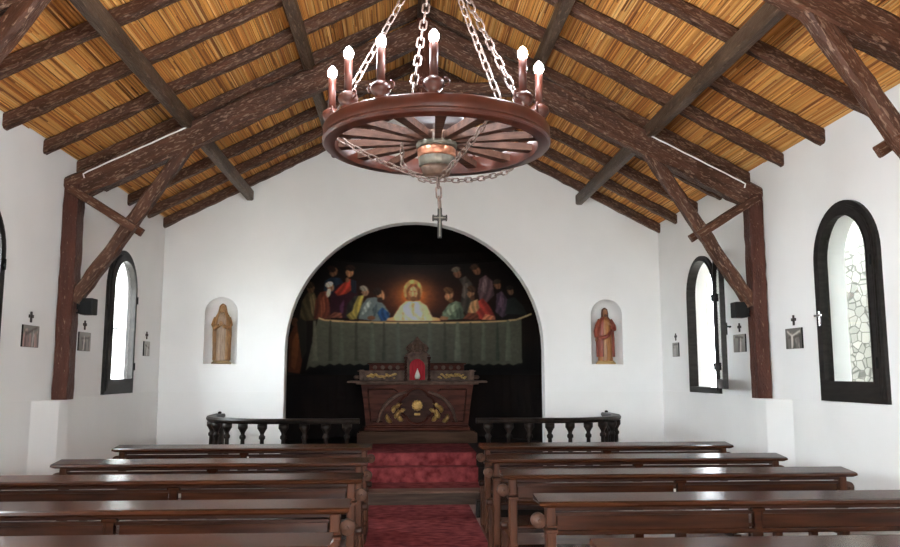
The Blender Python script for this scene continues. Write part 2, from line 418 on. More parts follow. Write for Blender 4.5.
for sgn in (-1, 1):
    X1 = W + (.85 if sgn > 0 else .5)  # unseen eave facing the outside stone wall, deepened to shade that wall
    a, b = (0, EAVE + RH + SL * W + .016), (sgn * X1, EAVE + RH + SL * (W - X1) + .016)
    mb.prism([a, b, (b[0], b[1] + .12), (a[0], a[1] + .12)], lambda x, z: Vector((x, Y0 - .02, z)), lambda x, z: Vector((x, Y1 + .35, z)))
struct('roof', mb, M['reed_under'])
# rafters: one carved timber per slope and bay
SIDE = {-1: 'above the ochre statue side', 1: 'above the open casement side'}
STEP = .6784
RY = [YF - .05] + [YF - STEP * k for k in range(1, 18)]
for k, y in enumerate(RY):
    for sgn in (-1, 1):
        q = RH / 2
        o = beam('rafter', (sgn * (W + .06), y, EAVE - SL * .06 + q), (sgn * .03, y, zr(.03) + q), .092, RH * nz_ * 1.02, M['rafter'], rough=.006, seed=k * 2 + sgn)
        where = 'against the altar wall' if k == 0 else '%s from the altar wall' % ORD[k]
        tag(o, 'dark adzed wooden rafter %s, %s' % (SIDE[sgn], where), 'rafter', 'rafters under the thatch')
for sgn in (-1, 1):
    for x, nm, h in ((2.135, 'lower', .14), (1.06, 'upper', .12)):
        zc = zr(x) - h / 2 - .030
        o = beam('purlin', (sgn * x, YB, zc), (sgn * x, YF + .05, zc), .095, h, M['purlin'], rough=.002, seg=.3)
        tag(o, '%s straight-sawn purlin running lengthwise %s' % (nm, SIDE[sgn]), 'purlin', 'purlins of the roof')
o = beam('ridge_beam', (0, YB, zr(0) - .085), (0, YF + .05, zr(0) - .085), .11, .15, M['purlin'], rough=.002, seg=.3)
tag(o, 'ridge beam running lengthwise along the roof peak', 'beam')
# the two trusses
def truss(y, label):
    t = empty('roof_truss', (0, y, 1.274), 0, label, 'roof truss', 'roof trusses')
    Z = -1.274
    def zl(x): return 3.06 + .50 * (3.006 - abs(x)) + Z            # lower edge of the principal
    for s in (-1, 1):
        beam('post', (s * 3.104, 0, 0), (s * 3.104, 0, 3.16 + Z), .13, .148, M['post'], t, .005, up=(0, 1, 0), ch=.06, seed=s)
        hv = .25; hp = hv / math.hypot(1, .5)
        beam('principal_rafter', (s * 3.16, 0, zl(3.16) + hv / 2), (s * .02, 0, zl(.02) + hv / 2), .13, hp, M['truss'], t, .008, seed=5 + s, ch=.12)
        beam('brace', (s * 3.05, 0, 2.13 + Z), (s * 2.11, 0, 3.57 + Z), .11, .115, M['truss'], t, .0055, seed=9 + s)
        for d in (-1, 1):
            b = beam('tie_plank', (s * 3.11, d * .095, 3.12 + Z), (s * 2.53, d * .095, 2.756 + Z), .045, .075, M['truss'], t, .002, seed=20 + s + d)
    beam('collar_beam', (-.84, 0, 4.14 + Z), (.84, 0, 4.14 + Z), .11, .11, M['truss'], t, .006, seed=31)
    beam('king_post', (0, 0, 3.80 + Z), (0, 0, 4.80 + Z), .13, .14, M['post'], t, .004, seed=32, up=(0, 1, 0))
    return t
truss(TY[1], 'carved timber truss between the statues and the chandelier, posts fully visible')
truss(TY[0], 'carved timber truss directly over the wheel chandelier')
for s, w in ((-1, 'ochre statue'), (1, 'open casement')):
    mb = MB()
    zt = lambda x: 3.06 + .50 * (3.006 - x) + .25 - .05
    pts = [(s * 3.00, 6.985, zt(3.0) - .045), (s * 3.012, 6.985, zt(3.0) - .01)] + [(s * (2.97 - i * .076), 6.985 + .004 * math.sin(i * 2), zt(2.97 - i * .076)) for i in range(12)]
    mb.tube(pts, .007, 8)
    tag(mb.build('cable_conduit', M['white']), 'white conduit on top of the far truss, on the %s side' % w, 'conduit', 'white conduits on the far truss')
# ------------------------------------------------------------------ windows
def arch_pts(hw, z0, zs, n=24):
    return [(-hw, z0), (-hw, zs)] + [(-hw * math.cos(PI * i / n), zs + hw * math.sin(PI * i / n)) for i in range(1, n)] + [(hw, zs), (hw, z0)]
def arch_ring(mb, ow, oz, os_, iw, iz, is_, d0, d1, cx=0.):
    """flat arched frame in the (u, z) plane, from depth d0 to d1"""
    A, B = arch_pts(ow, oz, os_), arch_pts(iw, iz, is_)
    n = len(A)
    for i in range(n):
        j = (i + 1) % n
        q = lambda p, d: Vector((p[0] + cx, d, p[1]))
        mb._add([q(A[i], d0), q(A[j], d0), q(B[j], d0), q(B[i], d0)], [(0, 1, 2, 3)])
        mb._add([q(A[i], d1), q(A[j], d1), q(B[j], d1), q(B[i], d1)], [(0, 1, 2, 3)])
        mb._add([q(A[i], d0), q(A[j], d0), q(A[j], d1), q(A[i], d1)], [(0, 1, 2, 3)])
        mb._add([q(B[i], d0), q(B[j], d0), q(B[j], d1), q(B[i], d1)], [(0, 1, 2, 3)])
    bmesh.ops.remove_doubles(mb.bm, verts=mb.bm.verts[:], dist=1e-5)
def window(i, sgn, yc, swing, label):
    # local frame: X along the wall, -Y into the room
    t = empty('window_%d' % i, (sgn * W, yc, SILL), -sgn * PI / 2, label, 'window', None, 'structure')
    hs = SPR - SILL
    mb = MB(); arch_ring(mb, .43, -.025, hs, .378, .040, hs, -.030, .06)
    arch_ring(mb, .395, .01, hs, .378, .040, hs, -.042, -.030)
    mb.build('window_frame', M['frame'], t)
    hinge = -sgn * -.36                       # the jamb nearer the entrance
    # after the rotation local +X points to -Y*sgn... the near jamb is at +X for the right wall
    hx = .375
    sash = empty('sash', (hx, -.02, 0), swing)
    sash.parent = t
    cx = -hx
    mb = MB(); arch_ring(mb, .380, .038, hs, .318, .128, hs, -.026, .020, cx)
    arch_ring(mb, .330, .116, hs, .316, .130, hs, -.033, -.026, cx)
    mb.build('sash_frame', M['frame'], sash)
    mb = MB(); mb.prism([(x + cx, z) for x, z in arch_pts(.321, .125, hs)], lambda x, z: Vector((x, -.004, z)), lambda x, z: Vector((x, .000, z))); mb.build('pane', M['glass'], sash)
    e = -1 if hx > 0 else 1
    mb = MB(); u = cx + e * .345
    mb.box((u, -.034, .62), (.022, .014, .12), .004); mb.box((u, -.052, .64), (.014, .04, .014)); mb.box((u - e * .05, -.072, .64), (.11, .013, .018), .005)
    mb.build('handle', M['silver' if (sgn > 0 and swing == 0) else 'black'], sash)
    for z in (.22, .95):
        mb = MB(); mb.lathe([(.010, 0), (.010, .08)], (hx, -.052, z), 8); mb.build('hinge', M['black'], t)
    return t
k = 1
for sgn in (-1, 1):
    for j, (a, b) in enumerate(WIN if sgn > 0 else WINL):
        sw = 0.
        if sgn > 0 and j == 3: sw = math.radians(163)
        if sgn > 0: lab = ['arched window nearest the entrance, by the stone wall outside', 'arched window second from the entrance, by the stone wall outside', 'closed arched window showing pale rubble stone outside, chrome lever', 'open arched window with its casement swung into the nave'][j]
        else: lab = ['arched window nearest the entrance, on the ochre statue side', 'arched window second from the entrance, on the ochre statue side', 'dark arched window frame cut by the edge of the photo', 'closed arched window between truss post and ochre statue'][j]
        window(k, sgn, (a + b) / 2, sw, lab); k += 1

# ------------------------------------------------------------------ stations: prints with a small cross above each
def painted(name, fmap, pts_fn, nu, nv, mat, parent=None):
    v = [fmap(i / nu, j / nv) for j in range(nv + 1) for i in range(nu + 1)]
    f = [(j * (nu + 1) + i, j * (nu + 1) + i + 1, (j + 1) * (nu + 1) + i + 1, (j + 1) * (nu + 1) + i) for j in range(nv) for i in range(nu)]
    o = mesh_obj(name, v, f, mat, parent)
    col = np.ones((len(v), 4), np.float32); col[:, :3] = pts_fn()
    at = o.data.color_attributes.new('col', 'FLOAT_COLOR', 'POINT'); at.data.foreach_set('color', col.ravel())
    for p in o.data.polygons: p.use_smooth = True
    return o
def lin(c): 
    c = np.asarray(c, float) / 255.
    return np.where(c <= .04045, c / 12.92, ((c + .055) / 1.055) ** 2.4)
def inside(px, py, poly):
    r = np.zeros(px.shape, bool); n = len(poly)
    for i in range(n):
        x0, y0 = poly[i]; x1, y1 = poly[(i + 1) % n]
        if y0 == y1: continue
        r ^= ((y0 > py) != (y1 > py)) & (px < (x1 - x0) * (py - y0) / (y1 - y0) + x0)
    return r
def blur(a, n=1):
    for _ in range(n):
        b = np.pad(a, ((1, 1), (1, 1), (0, 0)), 'edge')
        a = (b[1:-1, 1:-1] * 4 + b[:-2, 1:-1] * 2 + b[2:, 1:-1] * 2 + b[1:-1, :-2] * 2 + b[1:-1, 2:] * 2 + b[:-2, :-2] + b[2:, 2:] + b[:-2, 2:] + b[2:, :-2]) / 16
    return a
def station_art(seed, warm, light):
    nu, nv = 44, 30
    rg = np.random.RandomState(seed)
    gx, gy = np.meshgrid(np.linspace(0, 1, nu + 1), np.linspace(0, 1, nv + 1))
    img = np.zeros((nv + 1, nu + 1, 3)); base = np.array([.24, .23, .20]) * light
    img[:] = base * (.6 + .5 * gy[..., None])
    def stroke(x0, y0, x1, y1, w, c):
        d = ((gx - x0) * (x1 - x0) + (gy - y0) * (y1 - y0)) / ((x1 - x0) ** 2 + (y1 - y0) ** 2); d = np.clip(d, 0, 1)
        m = np.hypot(gx - x0 - d * (x1 - x0), (gy - y0 - d * (y1 - y0)) * .65) < w
        img[m] = c
    for _ in range(9):
        x = rg.uniform(.05, .95); h = rg.uniform(.35, .8); g = rg.uniform(.05, .35)
        stroke(x, 0, x + rg.uniform(-.12, .12), h, rg.uniform(.03, .08), np.array([g * warm, g * .95, g * .85]))
        stroke(x, h + .04, x + .01, h + .06, .035, np.array([.40, .32, .26]) * rg.uniform(.5, 1.2))
    stroke(.2, rg.uniform(.4, .9), .85, rg.uniform(.5, .95), .035, np.array([.08, .06, .05]))
    x = rg.uniform(.35, .6)
    stroke(x, .05, x + .05, .6, .045, np.array([.55, .50, .45]) * light); stroke(x + .05, .72, x + .055, .76, .03, np.array([.50, .43, .37]) * light)
    if light < .7: stroke(x + .05, .62, .12, .86, .028, np.array([.7, .66, .6])); stroke(x + .05, .62, .9, .84, .028, np.array([.7, .66, .6])); stroke(x + .04, .1, x + .05, .62, .05, np.array([.7, .66, .6]))
    return nu, nv, blur(img, 1).reshape(-1, 3)
PIC = [(6.54, 1.795, .28, .175), (7.63, 1.795, .275, .175), (9.46, 1.785, .21, .17)]
names = {(-1, 0): ('reddish brown', 'under the small cross left of the ochre-side post'), }
for sgn in (-1, 1):
    for i, (y, z, w, h) in enumerate(PIC):
        art = station_art(11 + i * 7 + sgn, 1.5 if (sgn < 0 and i == 0) else 1.05, [.8, 1.1, 1.5][i] if sgn < 0 else [.55, 1.15, 1.1][i])
        pos = [['on the entrance side of the post, ochre statue wall', 'between the post and closed window, ochre statue wall', 'between closed window and corner, ochre statue wall'],
               ['between truss post and stone-view window', 'between truss post and open casement', 'between open window and corner, red statue wall']][0 if sgn < 0 else 1][i]
        lk = ['brown scene', 'grey scene', 'faded pale scene'][i] if sgn < 0 else ['dark scene with white figure', 'grey mottled scene', 'small grey scene'][i]
        t = empty('station_print', (sgn * (W - .0), y, z), -sgn * PI / 2, 'unframed print of a %s %s' % (lk, pos), 'picture', 'prints along the side walls')
        mb = MB(); mb.box((0, -.007, 0), (w, .012, h), .002); mb.build('backing', M['black'], t)
        painted('print', lambda u, v: (w * .985 * (u - .5), -.0142, h * .985 * (v - .5)), lambda: art[2], art[0], art[1], M['photo'], t)
        mb = MB(); mb.box((0, -.006, 0), (.024, .010, .088), .002); mb.box((0, -.006, .006), (.074, .010, .026), .002); mb.ball((0, -.008, .006), .020, (1, .5, 1), 10, 6)
        c = mb.build('wall_cross', M['crossmark']); c.location = (sgn * W, y, z + .155); c.rotation_euler = (0, 0, -sgn * PI / 2)
        tag(c, 'small dark cross above the print %s' % pos, 'cross', 'small crosses over the prints')
# black box fixtures bracketed to the far posts
for s in (-1, 1):
    t = empty('box_speaker', (s * 3.03, 7.06, 2.08), 0, 'small black box on a bracket at the %s post' % ('ochre statue side' if s < 0 else 'open casement side'), 'speaker', 'black boxes on the truss posts')
    mb = MB(); mb.box((-s * .092, .03, 0), (.112, .12, .145), .008); mb.build('case', M['black'], t)
    mb = MB(); mb.box((-s * .008, .03, 0), (.016, .06, .05)); mb.box((-s * .03, .03, .055), (.07, .05, .012)); mb.box((-s * .03, .03, -.055), (.07, .05, .012)); mb.box((-s * .02, .03, 0), (.02, .05, .11)); mb.build('bracket', M['black'], t)

# ------------------------------------------------------------------ statues
def interp(tab, t):
    for (a, va), (b, vb) in zip(tab, tab[1:]):
        if t <= b: return va + (vb - va) * (t - a) / (b - a)
    return tab[-1][1]
def shell(mb, H, wt, dt, a0, a1, z0, z1, folds, amp, seed, nz=40, na=48, thick=0.012, yoff=0.):
    """a draped surface: half widths wt and depths dt by height, between the angles a0..a1 (front is -90 degrees)"""
    rnd = random.Random(seed); ph = [rnd.uniform(0, 6.28) for _ in range(4)]
    full = abs(a1 - a0) > 359
    outer, v, f = [], [], []
    for L, off in ((0, 0.), (1, -thick)):
        for i in range(nz + 1):
            t = z0 + (z1 - z0) * i / nz
            w, d = interp(wt, t) + off, interp(dt, t) + off
            for k in range(na + (0 if full else 1)):
                a = math.radians(a0 + (a1 - a0) * k / na)
                fo = 1 + amp * (1 - t) ** .7 * (math.sin(folds * a + ph[0] + 2.2 * t) + .6 * math.sin(folds * 1.7 * a + ph[1] - 3 * t)) + amp * .4 * math.sin(9 * t + a * 2 + ph[2])
                v.append((w * math.cos(a) * fo, yoff + d * math.sin(a) * fo, t * H))
        if full: break
    m = na if full else na + 1
    for i in range(nz):
        for k in range(na):
            k2 = (k + 1) % m
            f.append((i * m + k, i * m + k2, (i + 1) * m + k2, (i + 1) * m + k))
    if full:
        f.append(tuple(range(m))[::-1]); f.append(tuple(nz * m + k for k in range(m)))
    else:
        o = (nz + 1) * m
        for i in range(nz):
            for k in range(na): f.append((o + i * m + k, o + (i + 1) * m + k, o + (i + 1) * m + k + 1, o + i * m + k + 1))
            for k in (0, na): f.append((i * m + k, (i + 1) * m + k, o + (i + 1) * m + k, o + i * m + k))
        for k in range(na):
            f.append((k, k + 1, o + k + 1, o + k)); f.append((nz * m + k, nz * m + k + 1, o + nz * m + k + 1, o + nz * m + k))
    mb._add(v, f, True); return mb
def face(mb, z, r, y):
    mb.ball((0, y, z), r, (.80, .88, 1.12), 20, 14)
    mb.box((0, y - r * .86, z - r * .05), (r * .22, r * .34, r * .48), r * .08)          # nose
    for s in (-1, 1):
        mb.ball((s * r * .30, y - r * .72, z + r * .12), r * .15, (1.2, .7, .7), 8, 6)        # eyes
        mb.ball((s * r * .80, y + r * .05, z), r * .16, (.5, .8, 1.5), 8, 6)                     # ears
    mb.ball((0, y - r * .72, z - r * .48), r * .2, (1.3, .6, .4), 8, 6)                        # mouth
    mb.lathe([(r * .46, -r * 1.7), (r * .42, -r * .75)], (0, y + r * .1, z), 14)
def hand(mb, c, d, s, L=.045):
    """palm with four fingers and a thumb, pointing along d"""
    c, d = Vector(c), Vector(d).normalized(); x = d.cross(Vector((0, 1, 0))).normalized()
    mb.tube([c - d * L * .6, c - d * L * .2, c + d * L * .1], [L * .2, L * .26, L * .24], 8)
    for q, l in ((-.36, .62), (-.12, .74), (.12, .70), (.36, .54)):
        b = c + x * (q * L * .55) + d * L * .05
        mb.tube([b, b + d * L * l * .55, b + d * L * l + Vector((0, -.002, 0))], [L * .085, L * .08, L * .055], 6)
    mb.tube([c + x * (s * L * .2) - d * L * .2, c + x * (s * L * .36) + d * L * .12, c + x * (s * L * .30) + d * L * .34], [L * .09, L * .09, L * .06], 6)
# the ochre figure with joined hands
sx = -2.44; st = empty('praying_statue', (sx, YF + .085, NZ0), 0, 'ochre carved statue of a veiled woman praying, in the niche', 'statue')
mb = MB(); mb.lathe([(.125, 0), (.125, .018), (.105, .03), (.100, .048)], (0, 0, 0), 28, None, 1, .62); mb.build('pedestal', M['stone_base'], st)
H = .765
BW = [(0, .098), (.25, .095), (.5, .088), (.65, .088), (.77, .082), (.83, .045), (.86, .03), (1, .03)]
BD = [(0, .072), (.25, .066), (.5, .06), (.65, .062), (.77, .055), (.83, .038), (.86, .028), (1, .03)]
mb = MB(); shell(mb, H, BW, BD, 0, 360, .055, .845, 11, .035, 2); mb.build('robe', M['robe'], st)
mb = MB(); face(mb, H * .905, .042, -.010)
hand(mb, (-.008, -.088, H * .655), (.10, -.25, 1), 1); hand(mb, (.008, -.088, H * .655), (-.10, -.25, 1), -1)
mb.build('head_and_hands', M['skin_pale'], st)
for s in (-1, 1):
    mb = MB(); mb.tube([(s * .082, -.012, H * .76), (s * .104, -.03, H * .64), (s * .085, -.058, H * .585), (s * .022, -.084, H * .625)], [.026, .030, .030, .021], 12); mb.build('sleeve', M['mantle'], st)
VW = [(0, .108), (.3, .112), (.5, .118), (.66, .112), (.77, .094), (.84, .062), (.9, .053), (.96, .042), (.995, .015), (1, .004)]
VD = [(0, .080), (.3, .078), (.5, .076), (.66, .074), (.77, .066), (.84, .056), (.9, .052), (.96, .042), (.995, .015), (1, .004)]
mb = MB(); shell(mb, H, VW, VD, -58, 238, .065, .998, 9, .035, 4, 44, 44, .008); mb.build('mantle', M['mantle'], st)
# the rust red figure, one hand on the chest
sx = 2.46; st = empty('robed_statue', (sx, YF + .085, NZ0), 0, 'rust red and gold carved statue of a bearded robed man, in the niche', 'statue')
mb = MB(); mb.lathe([(.13, 0), (.13, .02), (.112, .03), (.11, .045)], (0, 0, 0), 28, None, 1, .62); mb.build('pedestal', M['wood_base'], st)
H = .735
BW = [(0, .095), (.25, .088), (.5, .082), (.65, .080), (.76, .075), (.82, .045), (.86, .03), (1, .03)]
mb = MB(); shell(mb, H, BW, BD, 0, 360, .055, .845, 12, .045, 8); mb.build('robe', M['gold_robe'], st)
mb = MB(); face(mb, H * .905, .042, -.010)
hand(mb, (.038, -.082, H * .70), (-.8, -.15, .6), 1); hand(mb, (-.128, -.035, H * .44), (-.1, -.1, -1), 1)
mb.build('head_and_hands', M['skin'], st)
mb = MB(); mb.tube([(.066, -.008, H * .785), (.108, -.02, H * .67), (.108, -.055, H * .615), (.060, -.078, H * .675)], [.027, .030, .027, .020], 12); mb.build('sleeve', M['red_mantle'], st)
mb = MB(); mb.tube([(-.066, -.008, H * .785), (-.108, -.01, H * .67), (-.13, -.022, H * .57), (-.127, -.032, H * .47)], [.027, .029, .027, .022], 12); mb.build('sleeve', M['red_mantle'], st)
mb = MB(); shell(mb, H, [(.74, .055), (.8, .046), (.9, .045), (.97, .036), (1, .006)], [(.74, .046), (.8, .044), (.9, .046), (.97, .036), (1, .006)], -42, 222, .77, 1.0, 9, .03, 5, 16, 30, .01)
mb.ball((0, -.043, H * .853), .017, (1, .7, 1.15), 10, 8); mb.build('hair', M['hair'], st)
VW = [(0, .112), (.2, .124), (.45, .124), (.66, .110), (.74, .094), (.79, .072), (.83, .048)]
VD = [(0, .080), (.3, .078), (.5, .076), (.66, .074), (.76, .064), (.81, .052), (.83, .046)]
mb = MB(); shell(mb, H, VW, VD, -50, 250, .13, .83, 8, .045, 6, 40, 44, .008)
mb.tube([(.075, -.055, H * .60), (.02, -.082, H * .50), (-.05, -.086, H * .46), (-.10, -.06, H * .47)], [.018, .026, .026, .02], 10); mb.build('mantle', M['red_mantle'], st)
MURAL = [
((66, 56, 34), [(-60.1,2.295),(-58.4,2.615),(-55.2,2.768),(-50.8,2.814),(-48.3,2.675),(-48.6,2.35)]),
((92, 62, 40), [(-50.2,2.864),(-50.4,2.83),(-50.9,2.799),(-51.7,2.777),(-52.6,2.768),(-53.6,2.772),(-54.4,2.788),(-55.0,2.815),(-55.3,2.848),(-55.1,2.882),(-54.6,2.913),(-53.7,2.935),(-52.8,2.945),(-51.8,2.941),(-51.0,2.925),(-50.4,2.898)]),
((50, 36, 24), [(-50.6,2.912),(-50.8,2.889),(-51.3,2.869),(-52.2,2.854),(-53.3,2.846),(-54.4,2.847),(-55.4,2.856),(-56.0,2.872),(-56.3,2.892),(-56.1,2.915),(-55.5,2.935),(-54.5,2.951),(-53.4,2.959),(-52.3,2.958),(-51.4,2.949),(-50.8,2.933)]),
((104, 84, 50), [(-53.2,2.71),(-50.2,2.783),(-48.8,2.576),(-50.4,2.379),(-52.4,2.503)]),
((26, 38, 52), [(-44.9,2.815),(-44.4,2.997),(-40.5,3.076),(-35.7,3.073),(-32.9,2.946),(-34.4,2.775)]),
((120, 72, 44), [(-37.4,3.146),(-37.9,3.116),(-38.7,3.093),(-39.5,3.081),(-40.4,3.081),(-41.1,3.094),(-41.6,3.116),(-41.8,3.146),(-41.6,3.178),(-41.1,3.208),(-40.3,3.231),(-39.5,3.244),(-38.6,3.244),(-37.9,3.231),(-37.4,3.208),(-37.3,3.178)]),
((40, 24, 16), [(-38.3,3.191),(-38.7,3.172),(-39.4,3.159),(-40.2,3.154),(-41.2,3.157),(-42.1,3.167),(-42.7,3.184),(-43.0,3.205),(-43.0,3.226),(-42.6,3.245),(-41.9,3.258),(-41.0,3.264),(-40.0,3.261),(-39.2,3.25),(-38.6,3.233),(-38.2,3.212)]),
((52, 20, 28), [(-41.8,2.395),(-40.9,2.759),(-37.2,2.952),(-31.9,3.016),(-27.3,3.043),(-26.7,2.807),(-30.1,2.414)]),
((170, 44, 26), [(-38.7,2.831),(-34.0,2.994),(-30.4,3.07),(-29.8,2.885),(-32.4,2.813),(-37.1,2.769)]),
((30, 34, 44), [(-30.4,3.07),(-27.3,3.043),(-27.2,2.823),(-29.8,2.852)]),
((176, 112, 66), [(-28.7,3.181),(-29.0,3.146),(-29.6,3.117),(-30.4,3.1),(-31.2,3.095),(-31.9,3.105),(-32.5,3.127),(-32.8,3.158),(-32.8,3.194),(-32.5,3.229),(-31.9,3.258),(-31.1,3.276),(-30.3,3.281),(-29.5,3.272),(-29.0,3.249),(-28.7,3.218)]),
((44, 26, 16), [(-28.0,3.248),(-28.3,3.228),(-28.9,3.212),(-29.8,3.203),(-30.8,3.202),(-31.7,3.209),(-32.5,3.224),(-33.0,3.243),(-33.1,3.264),(-32.8,3.284),(-32.1,3.3),(-31.2,3.31),(-30.2,3.311),(-29.3,3.304),(-28.5,3.289),(-28.1,3.27)]),
((150, 92, 56), [(-30.9,3.052),(-31.0,3.036),(-31.2,3.021),(-31.5,3.011),(-31.9,3.007),(-32.3,3.009),(-32.7,3.018),(-32.9,3.031),(-33.0,3.047),(-32.9,3.063),(-32.7,3.077),(-32.4,3.087),(-32.0,3.092),(-31.6,3.089),(-31.2,3.081),(-31.0,3.068)]),
((86, 40, 70), [(-35.9,2.605),(-33.4,2.727),(-33.8,2.509),(-35.3,2.423)]),
((96, 40, 26), [(-50.4,2.363),(-49.5,2.672),(-46.6,2.81),(-43.2,2.836),(-41.4,2.643),(-40.6,2.381)]),
((150, 104, 70), [(-39.0,2.924),(-39.0,2.893),(-39.2,2.865),(-39.8,2.843),(-40.5,2.831),(-41.3,2.831),(-42.0,2.843),(-42.6,2.864),(-43.0,2.892),(-43.0,2.923),(-42.7,2.951),(-42.2,2.973),(-41.5,2.985),(-40.7,2.985),(-40.0,2.974),(-39.4,2.952)]),
((206, 190, 160), [(-39.7,2.977),(-39.6,2.959),(-39.9,2.939),(-40.5,2.92),(-41.3,2.905),(-42.2,2.897),(-43.0,2.896),(-43.7,2.903),(-44.0,2.917),(-44.1,2.935),(-43.8,2.955),(-43.2,2.974),(-42.4,2.989),(-41.5,2.998),(-40.7,2.998),(-40.1,2.991)]),
((200, 184, 156), [(-40.7,2.803),(-41.0,2.774),(-41.4,2.751),(-41.9,2.736),(-42.4,2.732),(-42.9,2.739),(-43.2,2.756),(-43.4,2.781),(-43.4,2.809),(-43.1,2.838),(-42.7,2.861),(-42.2,2.876),(-41.6,2.88),(-41.2,2.874),(-40.8,2.856),(-40.7,2.831)]),
((128, 58, 34), [(-47.5,2.417),(-46.5,2.663),(-44.3,2.784),(-43.5,2.539),(-45.1,2.389)]),
((120, 60, 42), [(-42.9,2.393),(-38.5,2.5),(-34.8,2.49),(-34.2,2.408)]),
((44, 40, 34), [(-32.7,2.41),(-31.8,2.646),(-28.2,2.787),(-24.2,2.811),(-22.1,2.424)]),
((168, 142, 52), [(-30.1,2.397),(-28.2,2.652),(-26.2,2.791),(-23.2,2.813),(-24.7,2.624),(-27.1,2.401)]),
((140, 118, 44), [(-29.1,2.533),(-32.2,2.461),(-30.1,2.381),(-26.6,2.402)]),
((150, 104, 70), [(-21.0,2.852),(-21.4,2.824),(-21.9,2.804),(-22.6,2.792),(-23.3,2.791),(-23.9,2.802),(-24.4,2.822),(-24.6,2.849),(-24.5,2.878),(-24.2,2.905),(-23.6,2.926),(-22.9,2.937),(-22.2,2.938),(-21.6,2.928),(-21.2,2.907),(-21.0,2.881)]),
((140, 128, 104), [(-21.4,2.907),(-21.7,2.891),(-22.3,2.879),(-23.0,2.874),(-23.9,2.876),(-24.7,2.886),(-25.3,2.901),(-25.6,2.919),(-25.7,2.938),(-25.4,2.955),(-24.8,2.967),(-24.0,2.972),(-23.2,2.97),(-22.4,2.96),(-21.8,2.945),(-21.5,2.926)]),
((104, 116, 112), [(-26.1,2.403),(-24.7,2.624),(-21.7,2.764),(-17.3,2.787),(-13.4,2.654),(-10.5,2.502),(-11.5,2.382),(-18.2,2.377)]),
((148, 156, 146), [(-25.1,2.438),(-23.2,2.626),(-20.7,2.731),(-19.7,2.682),(-22.1,2.526)]),
((30, 66, 116), [(-16.8,2.514),(-14.4,2.619),(-11.0,2.519),(-10.5,2.4),(-14.8,2.38)]),
((70, 82, 84), [(-19.2,2.58),(-16.8,2.685),(-16.3,2.549),(-18.2,2.428)]),
((176, 112, 66), [(-13.4,2.843),(-13.3,2.804),(-13.4,2.768),(-13.8,2.74),(-14.4,2.725),(-15.1,2.726),(-15.9,2.741),(-16.5,2.769),(-17.0,2.805),(-17.1,2.844),(-17.0,2.88),(-16.6,2.908),(-16.0,2.923),(-15.2,2.922),(-14.5,2.907),(-13.9,2.879)]),
((46, 28, 18), [(-14.8,2.912),(-14.7,2.885),(-14.9,2.858),(-15.5,2.834),(-16.2,2.818),(-17.1,2.812),(-17.9,2.816),(-18.6,2.83),(-19.0,2.852),(-19.1,2.879),(-18.9,2.906),(-18.3,2.929),(-17.6,2.946),(-16.7,2.952),(-15.9,2.948),(-15.2,2.934)]),
((60, 34, 22), [(-14.0,2.74),(-14.1,2.722),(-14.4,2.708),(-14.8,2.697),(-15.4,2.694),(-15.9,2.696),(-16.4,2.705),(-16.7,2.72),(-16.8,2.736),(-16.7,2.754),(-16.4,2.768),(-16.0,2.779),(-15.4,2.783),(-14.9,2.78),(-14.4,2.771),(-14.1,2.757)]),
((184, 124, 74), [(-11.0,2.4),(-10.0,2.451),(-7.2,2.419),(-7.7,2.384)]),
((120, 70, 44), [(-17.7,2.429),(-17.9,2.414),(-18.3,2.402),(-18.9,2.393),(-19.6,2.389),(-20.4,2.391),(-21.0,2.399),(-21.5,2.411),(-21.6,2.425),(-21.5,2.439),(-21.0,2.452),(-20.4,2.46),(-19.7,2.464),(-18.9,2.462),(-18.3,2.454),(-17.9,2.443)]),
((238, 160, 76), [(4.8,2.904),(4.5,2.828),(3.5,2.763),(2.0,2.72),(0.3,2.705),(-1.4,2.72),(-2.9,2.762),(-3.9,2.826),(-4.2,2.902),(-3.9,2.979),(-2.9,3.044),(-1.5,3.088),(0.3,3.103),(2.0,3.089),(3.5,3.045),(4.5,2.981)]),
((240, 206, 140), [(-10.0,2.383),(-8.2,2.504),(-5.8,2.643),(-3.0,2.73),(3.6,2.731),(7.0,2.645),(8.9,2.506),(10.8,2.386)]),
((252, 232, 180), [(-5.8,2.402),(-3.9,2.643),(-1.6,2.713),(2.2,2.714),(5.1,2.628),(6.5,2.404)]),
((216, 172, 104), [(-0.6,2.696),(0.4,2.404),(1.3,2.697)]),
((214, 178, 116), [(-5.3,2.402),(-4.4,2.592),(-3.4,2.403)]),
((214, 178, 116), [(4.2,2.404),(5.1,2.576),(6.0,2.404)]),
((232, 160, 90), [(-12.4,2.382),(-11.5,2.433),(-8.6,2.452),(-8.1,2.384)]),
((232, 160, 90), [(9.4,2.386),(9.8,2.455),(12.7,2.437),(13.7,2.385)]),
((150, 80, 34), [(-3.0,2.764),(-2.6,2.938),(-0.7,3.025),(1.7,3.026),(3.6,2.939),(4.1,2.766),(2.2,2.731),(-1.6,2.73)]),
((228, 160, 94), [(2.5,2.878),(2.3,2.838),(1.9,2.805),(1.3,2.782),(0.5,2.774),(-0.3,2.782),(-0.9,2.804),(-1.3,2.838),(-1.5,2.877),(-1.4,2.917),(-0.9,2.951),(-0.3,2.974),(0.5,2.982),(1.2,2.974),(1.9,2.952),(2.3,2.918)]),
((140, 78, 36), [(1.8,2.766),(1.7,2.748),(1.5,2.734),(1.0,2.724),(0.5,2.721),(0.0,2.724),(-0.4,2.734),(-0.7,2.748),(-0.8,2.765),(-0.7,2.782),(-0.4,2.797),(-0.0,2.807),(0.5,2.81),(1.0,2.807),(1.4,2.797),(1.7,2.783)]),
